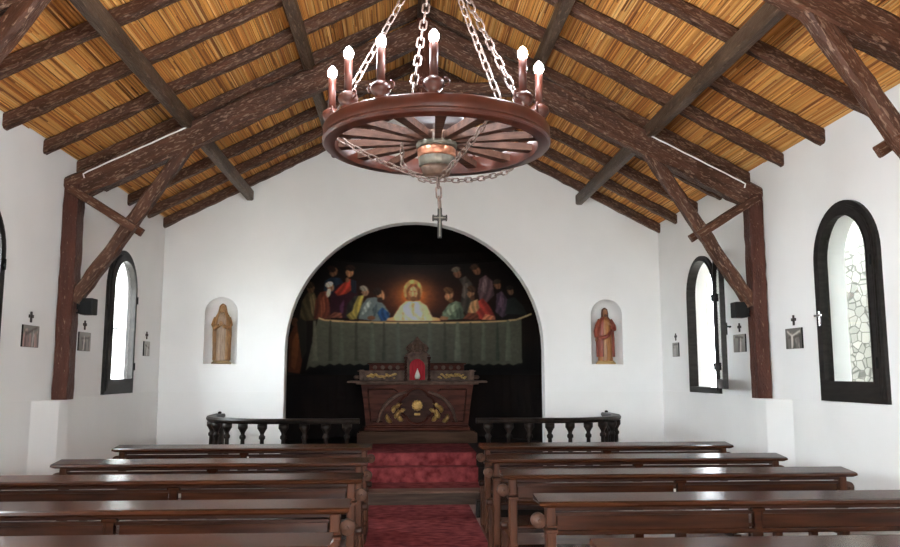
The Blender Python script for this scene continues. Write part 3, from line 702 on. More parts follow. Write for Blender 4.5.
((120, 64, 30), [(0.0,2.895),(-0.0,2.892),(-0.1,2.889),(-0.2,2.887),(-0.4,2.886),(-0.5,2.887),(-0.6,2.889),(-0.7,2.892),(-0.7,2.895),(-0.7,2.898),(-0.6,2.901),(-0.5,2.903),(-0.4,2.904),(-0.2,2.903),(-0.1,2.901),(-0.0,2.898)]),
((120, 64, 30), [(1.7,2.895),(1.7,2.892),(1.6,2.889),(1.5,2.887),(1.3,2.887),(1.2,2.887),(1.1,2.889),(1.0,2.892),(1.0,2.895),(1.0,2.899),(1.1,2.901),(1.2,2.903),(1.3,2.904),(1.5,2.903),(1.6,2.902),(1.7,2.899)]),
((84, 98, 74), [(13.7,2.402),(14.6,2.539),(17.5,2.674),(21.0,2.723),(24.4,2.685),(25.4,2.411)]),
((122, 134, 102), [(15.6,2.504),(18.0,2.639),(21.4,2.688),(21.9,2.602),(18.0,2.468)]),
((60, 70, 54), [(20.9,2.432),(22.9,2.635),(24.9,2.53),(24.9,2.411)]),
((176, 112, 66), [(19.6,2.803),(19.1,2.769),(18.4,2.743),(17.6,2.73),(16.8,2.732),(16.2,2.749),(15.8,2.778),(15.7,2.815),(15.9,2.854),(16.5,2.889),(17.2,2.915),(18.0,2.927),(18.8,2.925),(19.4,2.908),(19.8,2.879),(19.9,2.842)]),
((96, 56, 26), [(19.6,2.882),(19.3,2.862),(18.6,2.85),(17.8,2.845),(16.9,2.85),(16.0,2.864),(15.3,2.884),(15.0,2.908),(14.9,2.931),(15.3,2.951),(15.9,2.964),(16.8,2.968),(17.7,2.963),(18.6,2.949),(19.3,2.929),(19.6,2.905)]),
((110, 68, 34), [(19.8,2.732),(19.7,2.718),(19.4,2.706),(19.0,2.698),(18.5,2.696),(18.0,2.699),(17.6,2.707),(17.3,2.72),(17.2,2.734),(17.3,2.749),(17.6,2.761),(18.0,2.769),(18.5,2.771),(19.0,2.768),(19.4,2.759),(19.7,2.747)]),
((150, 96, 58), [(12.7,2.402),(13.7,2.47),(17.5,2.451),(17.0,2.4)]),
((58, 50, 42), [(23.4,2.669),(24.4,2.976),(22.5,3.099),(26.0,3.145),(29.5,3.002),(30.5,2.728),(26.9,2.426)]),
((92, 78, 66), [(23.9,2.805),(25.4,3.009),(27.5,3.04),(25.9,2.734)]),
((120, 72, 44), [(23.4,3.22),(23.7,3.188),(23.7,3.157),(23.3,3.131),(22.8,3.115),(22.0,3.112),(21.2,3.121),(20.5,3.141),(20.0,3.17),(19.7,3.202),(19.8,3.234),(20.1,3.259),(20.7,3.275),(21.4,3.279),(22.2,3.27),(22.9,3.249)]),
((92, 78, 60), [(23.1,3.28),(23.1,3.261),(22.7,3.242),(22.1,3.226),(21.3,3.216),(20.5,3.214),(19.7,3.218),(19.2,3.23),(18.9,3.247),(18.9,3.266),(19.2,3.285),(19.8,3.301),(20.6,3.311),(21.4,3.314),(22.2,3.309),(22.8,3.297)]),
((84, 58, 60), [(32.1,2.861),(33.1,3.08),(36.3,3.141),(40.1,3.03),(41.2,2.792),(36.3,2.651),(33.1,2.723)]),
((112, 84, 84), [(33.6,2.892),(35.3,3.075),(37.4,3.087),(36.3,2.819)]),
((120, 72, 44), [(33.3,3.257),(33.7,3.226),(33.7,3.194),(33.5,3.169),(32.9,3.152),(32.1,3.147),(31.3,3.154),(30.5,3.173),(29.9,3.2),(29.5,3.231),(29.5,3.263),(29.8,3.289),(30.3,3.306),(31.1,3.311),(31.9,3.303),(32.7,3.285)]),
((58, 38, 26), [(32.4,3.305),(32.4,3.285),(32.1,3.266),(31.5,3.25),(30.7,3.241),(29.9,3.239),(29.1,3.246),(28.5,3.259),(28.2,3.277),(28.2,3.298),(28.6,3.317),(29.1,3.333),(29.9,3.342),(30.8,3.344),(31.5,3.337),(32.1,3.324)]),
((150, 40, 30), [(30.0,2.406),(31.0,2.676),(34.7,2.755),(38.4,2.613),(41.6,2.424),(41.6,2.374)]),
((168, 118, 70), [(26.9,2.528),(28.5,2.697),(32.1,2.742),(33.1,2.588),(30.0,2.457)]),
((96, 44, 26), [(24.4,2.412),(26.9,2.511),(32.0,2.505),(33.0,2.386)]),
((140, 90, 56), [(30.5,2.831),(30.1,2.799),(29.5,2.774),(28.7,2.761),(28.0,2.762),(27.4,2.775),(27.0,2.8),(26.8,2.833),(27.0,2.868),(27.4,2.9),(28.0,2.925),(28.7,2.938),(29.4,2.937),(30.1,2.923),(30.5,2.898),(30.6,2.866)]),
((66, 40, 24), [(31.1,2.888),(30.7,2.87),(30.1,2.859),(29.2,2.857),(28.4,2.864),(27.6,2.879),(27.1,2.9),(26.8,2.924),(26.9,2.946),(27.3,2.965),(27.9,2.976),(28.7,2.978),(29.6,2.971),(30.4,2.956),(30.9,2.934),(31.2,2.911)]),
((90, 54, 34), [(30.7,2.761),(30.6,2.744),(30.3,2.731),(29.9,2.722),(29.5,2.719),(29.0,2.723),(28.6,2.733),(28.3,2.748),(28.3,2.765),(28.3,2.782),(28.6,2.796),(29.0,2.805),(29.5,2.807),(30.0,2.803),(30.4,2.793),(30.6,2.778)]),
((178, 96, 60), [(34.1,2.385),(36.2,2.483),(41.1,2.442),(41.6,2.374)]),
((62, 44, 56), [(41.7,2.507),(42.3,2.806),(45.2,2.85),(48.6,2.708),(50.4,2.491),(45.6,2.401)]),
((88, 62, 76), [(43.4,2.637),(44.6,2.784),(46.9,2.713),(45.6,2.533)]),
((120, 72, 44), [(44.7,2.97),(44.9,2.94),(44.8,2.913),(44.4,2.892),(43.8,2.881),(43.0,2.881),(42.2,2.892),(41.6,2.913),(41.1,2.94),(40.9,2.97),(41.0,2.998),(41.4,3.019),(42.0,3.03),(42.8,3.03),(43.6,3.019),(44.3,2.998)]),
((52, 40, 30), [(44.9,3.019),(44.8,3.002),(44.4,2.986),(43.7,2.975),(42.9,2.97),(42.0,2.971),(41.2,2.978),(40.7,2.991),(40.4,3.007),(40.5,3.024),(40.9,3.04),(41.6,3.051),(42.4,3.057),(43.3,3.056),(44.0,3.048),(44.6,3.035)]),
((30, 34, 32), [(47.4,2.464),(48.6,2.708),(52.9,2.73),(58.7,2.569),(61.5,2.418)]),
((104, 68, 46), [(52.4,2.848),(52.6,2.82),(52.4,2.795),(52.0,2.775),(51.4,2.765),(50.6,2.765),(49.8,2.776),(49.1,2.796),(48.7,2.822),(48.5,2.85),(48.6,2.876),(49.0,2.896),(49.6,2.906),(50.4,2.906),(51.2,2.894),(51.9,2.874)]),
((36, 28, 22), [(52.5,2.882),(52.3,2.868),(51.8,2.857),(51.0,2.85),(50.1,2.85),(49.3,2.855),(48.5,2.866),(48.0,2.88),(47.9,2.896),(48.0,2.91),(48.5,2.922),(49.3,2.928),(50.2,2.929),(51.0,2.923),(51.8,2.912),(52.3,2.898)]),
((86, 42, 20), [(-67.4,1.517),(-67.3,2.034),(-63.6,2.225),(-58.7,2.266),(-55.9,2.114),(-56.2,1.83),(-58.5,1.486)]),
((122, 64, 30), [(-65.1,1.608),(-64.8,1.976),(-61.3,2.136),(-59.2,2.077),(-60.2,1.765),(-62.1,1.548)]),
((80, 48, 28), [(-60.4,2.294),(-60.5,2.267),(-61.1,2.242),(-61.9,2.225),(-62.9,2.218),(-63.9,2.221),(-64.8,2.235),(-65.5,2.256),(-65.7,2.283),(-65.5,2.311),(-65.0,2.335),(-64.1,2.352),(-63.1,2.36),(-62.0,2.357),(-61.2,2.344),(-60.6,2.322)]),
((30, 30, 24), [(-61.5,2.292),(-58.8,2.361),(-54.7,2.306),(-54.3,1.832),(-57.4,1.704)]),
((78, 82, 66), [(-54.7,1.533),(-51.3,1.961),(-48.0,2.351),(-47.5,2.393),(-44.0,2.363),(-40.6,2.361),(-37.4,2.36),(-34.2,2.359),(-31.1,2.359),(-28.0,2.359),(-25.0,2.359),(-22.1,2.359),(-19.1,2.36),(-16.2,2.36),(-13.4,2.36),(-10.5,2.36),(-7.6,2.361),(-4.8,2.361),(-2.0,2.361),(0.9,2.361),(3.7,2.361),(6.5,2.361),(9.4,2.361),(12.2,2.361),(15.1,2.361),(18.0,2.361),(20.9,2.36),(23.9,2.36),(26.9,2.36),(29.9,2.36),(33.0,2.359),(36.2,2.359),(39.4,2.359),(42.7,2.359),(46.2,2.359),(49.7,2.36),(53.4,2.362),(57.3,2.379),(57.5,2.026),(57.6,1.66),(55.0,1.653),(51.9,1.622),(48.9,1.655),(45.9,1.623),(43.1,1.657),(40.4,1.625),(37.7,1.658),(35.0,1.626),(32.4,1.659),(29.9,1.626),(27.3,1.66),(24.9,1.627),(22.4,1.661),(20.0,1.628),(17.5,1.662),(15.1,1.628),(12.7,1.662),(10.4,1.628),(8.0,1.662),(5.7,1.629),(3.3,1.662),(1.0,1.629),(-1.4,1.662),(-3.7,1.628),(-6.1,1.662),(-8.4,1.628),(-10.8,1.662),(-13.1,1.628),(-15.5,1.661),(-17.9,1.627),(-20.3,1.66),(-22.8,1.626),(-25.2,1.659),(-27.7,1.626),(-30.2,1.658),(-32.8,1.625),(-35.4,1.657),(-38.0,1.624),(-40.7,1.653),(-43.4,1.608),(-46.3,1.628),(-49.2,1.584),(-52.2,1.604)]),
((190, 160, 104), [(-47.5,2.401),(-44.0,2.371),(-40.6,2.369),(-37.4,2.368),(-34.2,2.368),(-31.1,2.367),(-28.0,2.367),(-25.0,2.368),(-22.1,2.368),(-19.1,2.368),(-16.2,2.368),(-13.4,2.369),(-10.5,2.369),(-7.6,2.369),(-4.8,2.369),(-2.0,2.37),(0.9,2.37),(3.7,2.37),(6.5,2.37),(9.4,2.37),(12.2,2.37),(15.1,2.369),(18.0,2.369),(20.9,2.369),(23.9,2.369),(26.9,2.368),(29.9,2.368),(33.0,2.368),(36.2,2.367),(39.4,2.367),(42.7,2.367),(46.2,2.367),(49.7,2.368),(53.4,2.37),(64.4,2.443),(65.2,2.418),(57.3,2.363),(53.4,2.343),(49.7,2.34),(46.2,2.339),(42.7,2.339),(39.4,2.339),(36.2,2.339),(33.0,2.339),(29.9,2.339),(26.9,2.339),(23.9,2.34),(20.9,2.34),(18.0,2.34),(15.1,2.34),(12.2,2.34),(9.4,2.341),(6.5,2.341),(3.7,2.341),(0.9,2.34),(-2.0,2.34),(-4.8,2.34),(-7.6,2.34),(-10.5,2.34),(-13.4,2.34),(-16.2,2.339),(-19.1,2.339),(-22.1,2.339),(-25.0,2.339),(-28.0,2.339),(-31.1,2.339),(-34.2,2.339),(-37.4,2.34),(-40.6,2.341),(-44.0,2.344),(-47.4,2.368)]),
((100, 103, 84), [(-50.7,2.338),(-49.1,2.341),(-47.5,1.693),(-51.1,1.691)]),
((62, 65, 52), [(-41.2,2.355),(-40.2,2.357),(-39.1,1.696),(-41.3,1.696)]),
((90, 98, 80), [(-35.4,2.332),(-34.2,2.333),(-33.1,1.698),(-35.7,1.698)]),
((63, 66, 53), [(-27.5,2.342),(-26.6,2.343),(-25.7,1.701),(-27.7,1.7)]),
((88, 98, 80), [(-19.9,2.35),(-18.6,2.351),(-17.5,1.703),(-20.4,1.702)]),
((63, 66, 53), [(-13.8,2.355),(-13.0,2.356),(-12.2,1.704),(-14.1,1.703)]),
((84, 92, 76), [(-7.3,2.359),(-6.2,2.359),(-5.4,1.704),(-7.7,1.704)]),
((84, 92, 76), [(7.8,2.361),(8.9,2.361),(9.7,1.705),(7.3,1.705)]),
((62, 65, 52), [(15.1,2.358),(16.0,2.358),(16.6,1.704),(14.7,1.704)]),
((96, 104, 86), [(21.1,2.355),(22.6,2.354),(23.6,1.703),(20.2,1.703)]),
((63, 66, 53), [(27.9,2.349),(28.8,2.348),(29.4,1.702),(27.3,1.702)]),
((88, 96, 78), [(34.5,2.342),(35.7,2.341),(36.3,1.7),(33.7,1.7)]),
((54, 62, 50), [(42.2,2.332),(43.2,2.331),(43.7,1.697),(41.5,1.698)]),
((86, 94, 76), [(48.2,2.356),(49.8,2.353),(50.7,1.695),(47.1,1.696)]),
]
PAINT = 1.7
# ------------------------------------------------------------------ the mural on the curved apse wall
def mural():
    a0, a1, z0, z1 = -76., 76., 1.47, 3.36
    nu, nv = 520, 280
    A, Z = np.meshgrid(np.linspace(a0, a1, nu + 1), np.linspace(z0, z1, nv + 1))
    rg = np.random.RandomState(5)
    img = np.zeros((nv + 1, nu + 1, 3))
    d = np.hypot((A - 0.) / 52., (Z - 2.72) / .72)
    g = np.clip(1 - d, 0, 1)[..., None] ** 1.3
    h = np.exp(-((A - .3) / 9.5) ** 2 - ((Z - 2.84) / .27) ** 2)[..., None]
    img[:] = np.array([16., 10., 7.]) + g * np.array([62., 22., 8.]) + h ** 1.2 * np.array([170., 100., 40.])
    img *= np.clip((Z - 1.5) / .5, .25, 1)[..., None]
    for c, poly in MURAL:
        xs = [p[0] for p in poly]; zs = [p[1] for p in poly]
        m = inside(A, Z, poly)
        if not m.any(): continue
        c = np.array(c, float)
        k = .92 + .16 * (A - min(xs)) / max(.1, max(xs) - min(xs)) if max(xs) < 0 else 1.08 - .16 * (A - min(xs)) / max(.1, max(xs) - min(xs))
        c = c.mean() + (c - c.mean()) * .80
        w_ = max(xs) - min(xs); hgt = max(zs) - min(zs)
        if 2.5 < w_ < 14 and hgt > .09 and max(zs) > 2.42:      # painted folds in the robes
            k = k * (1 + .20 * np.sin((A - min(xs)) / w_ * 15 + 5 * np.sin((Z - min(zs)) / hgt * 2.4 + w_)) + .14 * (Z - min(zs)) / hgt)
        img[m] = (c[None, None, :] * k[..., None])[m]
    nz = sum(blur(rg.rand(nv + 1, nu + 1, 1), b) * w for b, w in ((1, 1.), (6, 3.)))
    img *= 1 + .22 * (nz - nz.mean())
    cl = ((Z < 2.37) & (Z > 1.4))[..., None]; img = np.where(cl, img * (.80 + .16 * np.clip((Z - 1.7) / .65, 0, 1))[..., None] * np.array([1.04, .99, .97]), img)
    img = blur(img, 2)
    col = np.clip(lin(np.clip(img, 0, 255)) * PAINT, 0, .9).reshape(-1, 3)
    def fm(u, v):
        a = math.radians(a0 + (a1 - a0) * u); r = AX - .015
        return (r * math.sin(a), AYC + r * math.cos(a), z0 + (z1 - z0) * v)
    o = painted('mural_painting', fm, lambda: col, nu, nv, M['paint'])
    tag(o, 'wide dark mural of robed people gathered at a long table, behind the altar', 'painting')
mural()
mb = MB()
pts = [((AX - .012) * math.sin(math.radians(a)), AYC + (AX - .012) * math.cos(math.radians(a)), 3.37) for a in range(-88, 89, 4)]
mb.tube(pts, .014, 6); struct('trim_10', mb, M['apse'])

# ------------------------------------------------------------------ altar
AXC, AYF = .065, 12.0
mb = MB(); mb.box((AXC, 12.40, .545), (1.78, 1.10, .15), .0); mb.box((AXC, 12.42, .632), (1.72, 1.10, .03), .008)
tag(mb.build('altar_platform', M['platform']), 'low wooden platform the altar stands on', 'platform')
al = empty('altar', (AXC, AYF, .647), 0, 'dark carved wooden altar with a gilded medallion on its flared front', 'altar')
bt, tp = .765, .853
h = .70
def flare(z): return bt + (tp - bt) * (z / h) ** 1.3
mb = MB()
n = 10
poly = [(flare(h * i / n), h * i / n) for i in range(n + 1)]
full = poly + [(-x, z) for x, z in poly[::-1]]
mb.prism(full, lambda x, z: Vector((x, .03, z)), lambda x, z: Vector((x, .72, z)))
mb.build('body', M['altar'], al)
mb = MB(); mb.box((0, .37, .024), (bt * 2 + .06, .80, .05), .012); mb.box((0, .37, .062), (bt * 2 + .02, .76, .03), .01); mb.build('plinth_moulding', M['altar'], al)
mb = MB(); mb.box((0, .36, .722), (2.116, .80, .03), .010); mb.box((0, .37, .696), (1.86, .72, .026), .008); mb.build('table_top', M['altar_light'], al)
# front panels with raised mouldings
for s in (-1, 1):
    mb = MB()
    x0, x1 = s * .36, s * .70
    for (a, b) in (((x0, .61), (x1 + s * .045, .61)), ((x1 + s * .045, .61), (x1, .13)), ((x1, .13), (s * .52, .13)), ((x0, .61), (x0 - s * .06, .57))):
        mb.tube([(a[0], .024, a[1]), (b[0], .024, b[1])], .013, 6)
    mb.build('panel_moulding', M['altar_dark'], al)
    # gilded acanthus spray beside the medallion
    mb = MB()
    for k, (cx, cz, L, ang) in enumerate(((.22, .14, .13, 20), (.28, .19, .14, 62), (.33, .18, .12, 95), (.36, .26, .13, 75), (.42, .15, .10, 30), (.26, .26, .10, 110), (.31, .33, .11, 100), (.38, .13, .12, 5))):
        a = math.radians(ang)
        p = [Vector((s * (cx + t * L * math.cos(a + .7 * t)), .016 - .012 * math.sin(PI * t), cz + t * L * math.sin(a + .7 * t))) for t in (0, .25, .5, .75, 1)]
        mb.tube(p, [.014, .034, .038, .024, .006], 8)
    mb.build('gilded_leaves', M['gold'], al)
    # sweeping scroll from the panel foot up over the medallion
    mb = MB()
    pts = [(s * (.58 - .16 * t - .28 * t * t), .014, .13 + .22 * math.sin(t * PI * .5) * 1.0 + .20 * t) for t in [i / 14 for i in range(15)]]
    pts = [(s * .60, .014, .12)] + [(s * (.56 * math.cos(t) + .01), .012, .13 + .46 * math.sin(t)) for t in [math.radians(6 + i * 5.2) for i in range(14)]]
    mb.tube(pts, [.016 + .012 * math.sin(PI * i / (len(pts) - 1)) for i in range(len(pts))], 8)
    mb.build('scroll_moulding', M['altar_light' if s > 0 else 'nosing'], al)
def quatrefoil(R, r, n=72):
    pts = []
    for i in range(n):
        a = 2 * PI * i / n
        pts.append(((R + r * abs(math.cos(2 * a)) ** .8) * math.cos(a), (R + r * abs(math.cos(2 * a)) ** .8) * math.sin(a)))
    return pts
mb = MB(); mb.prism(quatrefoil(.205, .04), lambda x, z: Vector((x, .005, .36 + z)), lambda x, z: Vector((x, .035, .36 + z))); mb.build('medallion_field', M['altar_dark'], al)
mb = MB(); mb.tube([(x, .002, .36 + z) for x, z in quatrefoil(.22, .045)], .020, 8, True); mb.build('medallion_rim', M['altar'], al)
mb = MB(); mb.lathe([(.078, 0), (.075, .012), (.060, .018), (.02, .022)], (0, .006, .37), 24, Matrix.Rotation(PI / 2, 4, 'X'))
for i in range(12):
    a = 2 * PI * i / 12; mb.ball((.07 * math.cos(a), -.008, .37 + .07 * math.sin(a)), .014, (1, .6, 1), 8, 6)
mb.box((0, -.018, .375), (.012, .012, .08)); mb.box((0, -.018, .385), (.05, .012, .012)); mb.box((0, .004, .24), (.09, .02, .035), .008)
mb.build('medallion_boss', M['gold'], al)
# stepped shelf behind the table
rt = empty('retable', (AXC, AYF + .43, .647 + .737), 0, 'two-step carved shelf on the back of the altar, gilded lower panels', 'altar shelf')
mb = MB(); mb.box((0, .155, .07), (1.80, .31, .14), .006); mb.box((0, .155, .147), (1.86, .33, .02), .006); mb.build('lower_step', M['altar_light'], rt)
mb = MB(); mb.box((0, .20, .207), (1.50, .20, .10), .006); mb.box((0, .20, .265), (1.56, .24, .018), .006); mb.build('upper_step', M['altar'], rt)
for s in (-1, 1):
    mb = MB()
    rnd = random.Random(s + 3)
    for i in range(26):
        x = .34 + .42 * i / 25
        mb.ball((s * x, -.004, .07 + rnd.uniform(-.032, .032)), rnd.uniform(.014, .024), (1.3, .5, .8), 8, 6)
    mb.build('gilded_relief', M['gold'], rt)
    mb = MB(); mb.box((s * .86, -.01, .085), (.08, .05, .165), .01); mb.ball((s * .94, .06, .052), .05, (1, .8, .7), 10, 8); mb.build('corner_scroll', M['altar_light'], rt)
    for x in (.30, .42, .54, .66):
        mb = MB(); mb.lathe([(.034, 0), (.034, .006), (.022, .010), (.018, .004), (.004, .012)], (s * x, .098, .205), 14, Matrix.Rotation(PI / 2, 4, 'X')); mb.build('rosette', M['altar_light'], rt)
tb = empty('tabernacle', (AXC + .0, AYF + .10, .647 + .737), 0, 'small wooden tabernacle with red velvet arch, twisted columns and carved crown', 'tabernacle')
mb = MB(); mb.box((0, .18, .19), (.30, .26, .38), .004)
arch_ring(mb, .165, 0., .30, .118, .012, .215, .02, .06)
mb.box((0, .19, .385), (.39, .34, .03), .008); mb.box((0, .19, .41), (.34, .30, .022), .006); mb.build('case', M['altar_light'], tb)
mb = MB(); ap = arch_pts(.118, .012, .215)
mb.prism(ap, lambda x, z: Vector((x, .046 + .006 * math.sin(x * 130), z)), lambda x, z: Vector((x, .052, z))); mb.build('curtain', M['curtain'], tb)
for s in (-1, 1):
    mb = MB()
    for q in (0, PI):
        mb.tube([(s * .178 + .011 * math.cos(t * 22 + q), .02 + .011 * math.sin(t * 22 + q), .03 + .30 * t) for t in [i / 60 for i in range(61)]], .012, 6)
    mb.box((s * .178, .02, .015), (.055, .055, .03), .005); mb.box((s * .178, .02, .348), (.055, .055, .036), .005)
    mb.build('twisted_column', M['altar_dark'], tb)
mb = MB()
mb.lathe([(.15, 0), (.155, .02), (.12, .05), (.10, .10), (.115, .13), (.09, .17), (.05, .205), (.02, .24), (.015, .26)], (0, .16, .42), 20)
for i in range(10):
    a = 2 * PI * i / 10; p = Vector((.13 * math.cos(a), .16 + .13 * math.sin(a), .45))
    mb.tube([p, p + Vector((.03 * math.cos(a), .03 * math.sin(a), .05)), p + Vector((0, 0, .09)), p + Vector((-.05 * math.cos(a), -.05 * math.sin(a), .13))], [.02, .022, .02, .01], 8)
mb.ball((0, .05, .52), .05, (1, .6, 1.2)); mb.build('crown', M['nosing'], tb)
# the lamp / white candle before the curtain
cd = empty('altar_candle', (AXC + .0, AYF + .07, .647 + .737), 0, 'small white flame-shaped candle in front of the red curtain', 'candle')
mb = MB(); mb.lathe([(.045, 0), (.045, .01), (.02, .018), (.018, .03)], (0, 0, 0), 16); mb.build('saucer', M['altar_light'], cd)
mb = MB(); mb.lathe([(.030, .028), (.040, .05), (.042, .075), (.030, .115), (.014, .155), (.002, .19)], (0, 0, 0), 16); mb.build('wax', M['flame'], cd)

# ------------------------------------------------------------------ communion rail
BAL = [(.044, 0), (.044, .05), (.03, .06), (.022, .10), (.036, .22), (.044, .30), (.040, .36), (.027, .44), (.024, .52), (.021, .605), (.034, .618), (.034, .642), (.021, .655), (.023, .672), (.044, .708), (.052, .718), (.052, .76)]
def rail(s, label):
    t = empty('communion_rail', (s * .62, 8.5, 0), 0, label, 'railing', 'communion rail halves')
    pth = []
    n = 24
    for i in range(12): pth.append(Vector((0 + s * .91 * i / 12, 0, 0)))
    for i in range(n + 1):
        a = PI / 2 * i / n; pth.append(Vector((s * (.91 + .80 * math.sin(a)), .80 * (1 - math.cos(a)), 0)))
    pth.append(Vector((s * 1.72, 1.20, 0)))
    cum = [0]
    for p, q in zip(pth, pth[1:]): cum.append(cum[-1] + (q - p).length)
    def at(d):
        for i in range(len(pth) - 1):
            if d <= cum[i + 1] + 1e-9:
                f = (d - cum[i]) / (cum[i + 1] - cum[i]); return pth[i].lerp(pth[i + 1], f)
        return pth[-1]
    def sweep(mb, prof):
        v, f = [], []
        m = len(prof)
        for i, p in enumerate(pth):
            d = (pth[min(i + 1, len(pth) - 1)] - pth[max(i - 1, 0)]).normalized(); nrm = Vector((-d.y, d.x, 0))
            for a, z in prof: v.append(p + nrm * a + Vector((0, 0, z)))
        for i in range(len(pth) - 1):
            for k in range(m): f.append((i * m + k, i * m + (k + 1) % m, (i + 1) * m + (k + 1) % m, (i + 1) * m + k))
        f.append(tuple(range(m))); f.append(tuple((len(pth) - 1) * m + k for k in range(m)))
        mb._add(v, f)
    mb = MB(); sweep(mb, [(-.056, .985), (-.060, 1.002), (-.048, 1.022), (.048, 1.022), (.060, 1.002), (.056, .985), (.04, .968), (-.04, .968)]); mb.build('handrail', M['rail'], t)
    mb = MB(); sweep(mb, [(-.06, 0), (-.06, .15), (-.05, .17), (.05, .17), (.06, .15), (.06, 0)]); mb.build('base_rail', M['rail'], t)
    N = int(cum[-1] / .222)
    for i in range(N):
        p = at(.13 + i * .222)
        mb = MB(); mb.lathe([(r, .17 + z * (.795 / .76)) for r, z in BAL], p, 14); mb.build('baluster', M['rail'], t)
    p = at(cum[-1] - .045)
    mb = MB(); mb.box((p.x, p.y, .485), (.11, .11, .97), .012); mb.lathe([(.02, 1.02), (.02, 1.028), (.024, 1.038), (.01, 1.048)], (p.x, p.y, 0), 12); mb.build('end_post', M['rail'], t)
rail(-1, 'dark curved communion rail with balusters on the ochre statue side')
rail(1, 'dark curved communion rail with balusters on the red statue side')

# ------------------------------------------------------------------ pews
def make_pew(L):
    """origin on the floor under the rear edge of the book ledge, centred; the pew faces +Y"""
    t = empty('church_pew', (0, 0, 0))
    hl = L / 2
    mb = MB()
    prof = [(0.0, .796), (-.006, .806), (0.0, .818), (.02, .824), (.20, .842), (.21, .835), (.21, .815), (.19, .806), (.02, .792)]
    mb.prism(prof, lambda y, z: Vector((-hl + .012 + (.0 if z > .80 else .03), y, z)), lambda y, z: Vector((hl - .012 - (.0 if z > .80 else .03), y, z)))
    mb.build('book_ledge', M['pew'], t)
    mb = MB(); mb.box((0, .085, .785), (L - .16, .05, .032), .004); mb.box((0, .080, .752), (L - .2, .03, .02), .004); mb.build('top_rail', M['pew_dark'], t)
    for s in (-1, 1):
        mb = MB(); mb.box((s * (hl - .12 + .04) / 2, .082, .708), (hl - .12 - .04, .020, .085), .003); mb.build('back_panel', M['pew'], t)
        # moulding frame round the panel
    mb = MB(); mb.box((0, .080, .655), (L - .18, .045, .026), .007); mb.build('lower_rail', M['pew'], t)
    mb = MB(); mb.box((0, .065, .715), (.045, .05, .11), .008); mb.box((0, .062, .768), (.075, .06, .02), .006); mb.box((-.02, .04, .72), (.008, .012, .08)); mb.box((.02, .04, .72), (.008, .012, .08))
    mb.box((0, .085, .325), (.07, .05, .65), .008); mb.build('centre_support', M['pew'], t)
    for s in (-1, 1):
        x = s * (hl - .085)
        mb = MB()
        mb.box((x, .09, .33), (.052, .085, .66), .008); mb.box((x, .09, .665), (.066, .10, .020), .005); mb.box((x, .09, .690), (.060, .092, .012), .004); mb.box((x, .09, .740), (.052, .08, .10), .008)
        mb.box((x, .30, .425), (.05, .42, .06), .008); mb.box((x, .50, .20), (.05, .06, .40), .008); mb.box((x, .12, .02), (.06, .62, .04), .006)
        e = mb.build('end_frame', M['pew_end'], t)
        mb = MB(); mb.lathe([(.036, 0), (.040, .008), (.040, .05), (.036, .058)], (s * (hl - .025), .145, .712), 20, Matrix.Rotation(PI / 2, 4, 'X'))
        mb.lathe([(.010, .056), (.010, .066), (.006, .07)], (s * (hl - .025), .145, .712), 10, Matrix.Rotation(PI / 2, 4, 'X'))
        mb.box((s * (hl - .055), .12, .712), (.03, .045, .05), .006); mb.build('scroll', M['scroll'], t)
        mb = MB(); mb.lathe([(.024, 0), (.028, .01), (.028, .045), (.020, .055)], (s * (hl - .07), .20, .465), 14, Matrix.Rotation(s * PI / 2, 4, 'Y')); mb.build('peg', M['pew_dark'], t)
    mb = MB(); mb.box((0, .30, .466), (L - .22, .40, .026), .008); mb.build('seat', M['pew'], t)
    mb = MB(); mb.box((0, .47, .40), (L - .24, .022, .08), .004); mb.build('seat_apron', M['pew_dark'], t)
    mb = MB(); mb.box((0, -.16, .175), (L - .10, .17, .03), .008); mb.build('kneeler', M['pew'], t)
    for s in (-1, 1):
        mb = MB(); mb.box((s * (hl - .10), -.02, .08), (.04, .26, .16), .006); mb.build('kneeler_bracket', M['pew_dark'], t)
    return t
ROWR = [(.545, 2.975, 7.40), (.496, 2.95, 6.30), (.487, 2.955, 5.33), (.535, 2.96, 4.22), (.565, 2.96, 3.02), (.54, 2.96, 2.10)]
ROWL = [(-2.79, -.435, 7.38), (-2.80, -.418, 6.15), (-2.84, -.415, 5.19), (-2.84, -.43, 4.10), (-2.84, -.45, 3.21), (-2.84, -.43, 2.12)]
protos = {}
rows_txt = ['in the front row', 'in the second row', 'in the third row', 'in the fourth row', 'in the fifth row', 'in the sixth row']
for rows, nm in ((ROWL, 'ochre statue side'), (ROWR, 'red statue side')):
    for i, (x0, x1, y) in enumerate(rows):
        if nm not in protos: protos[nm] = p = make_pew(x1 - x0)
        else: p = copy_tree(protos[nm])
        p.location = ((x0 + x1) / 2, y, 0)
        L0 = rows[0][1] - rows[0][0]; p.scale = ((x1 - x0) / L0, 1, 1)
        tag(p, 'dark wood pew %s from the altar, %s' % (rows_txt[i], nm), 'pew', 'pews facing the altar')
SKY, SKYS, EXPO, STX = (.90, .955, 1.), 3.6, 3.3, 4.5
M['ground'] = noisy('pale_ground', (.36, .34, .30), (.46, .43, .38), (1, 1, 1), 3, 4, .9)
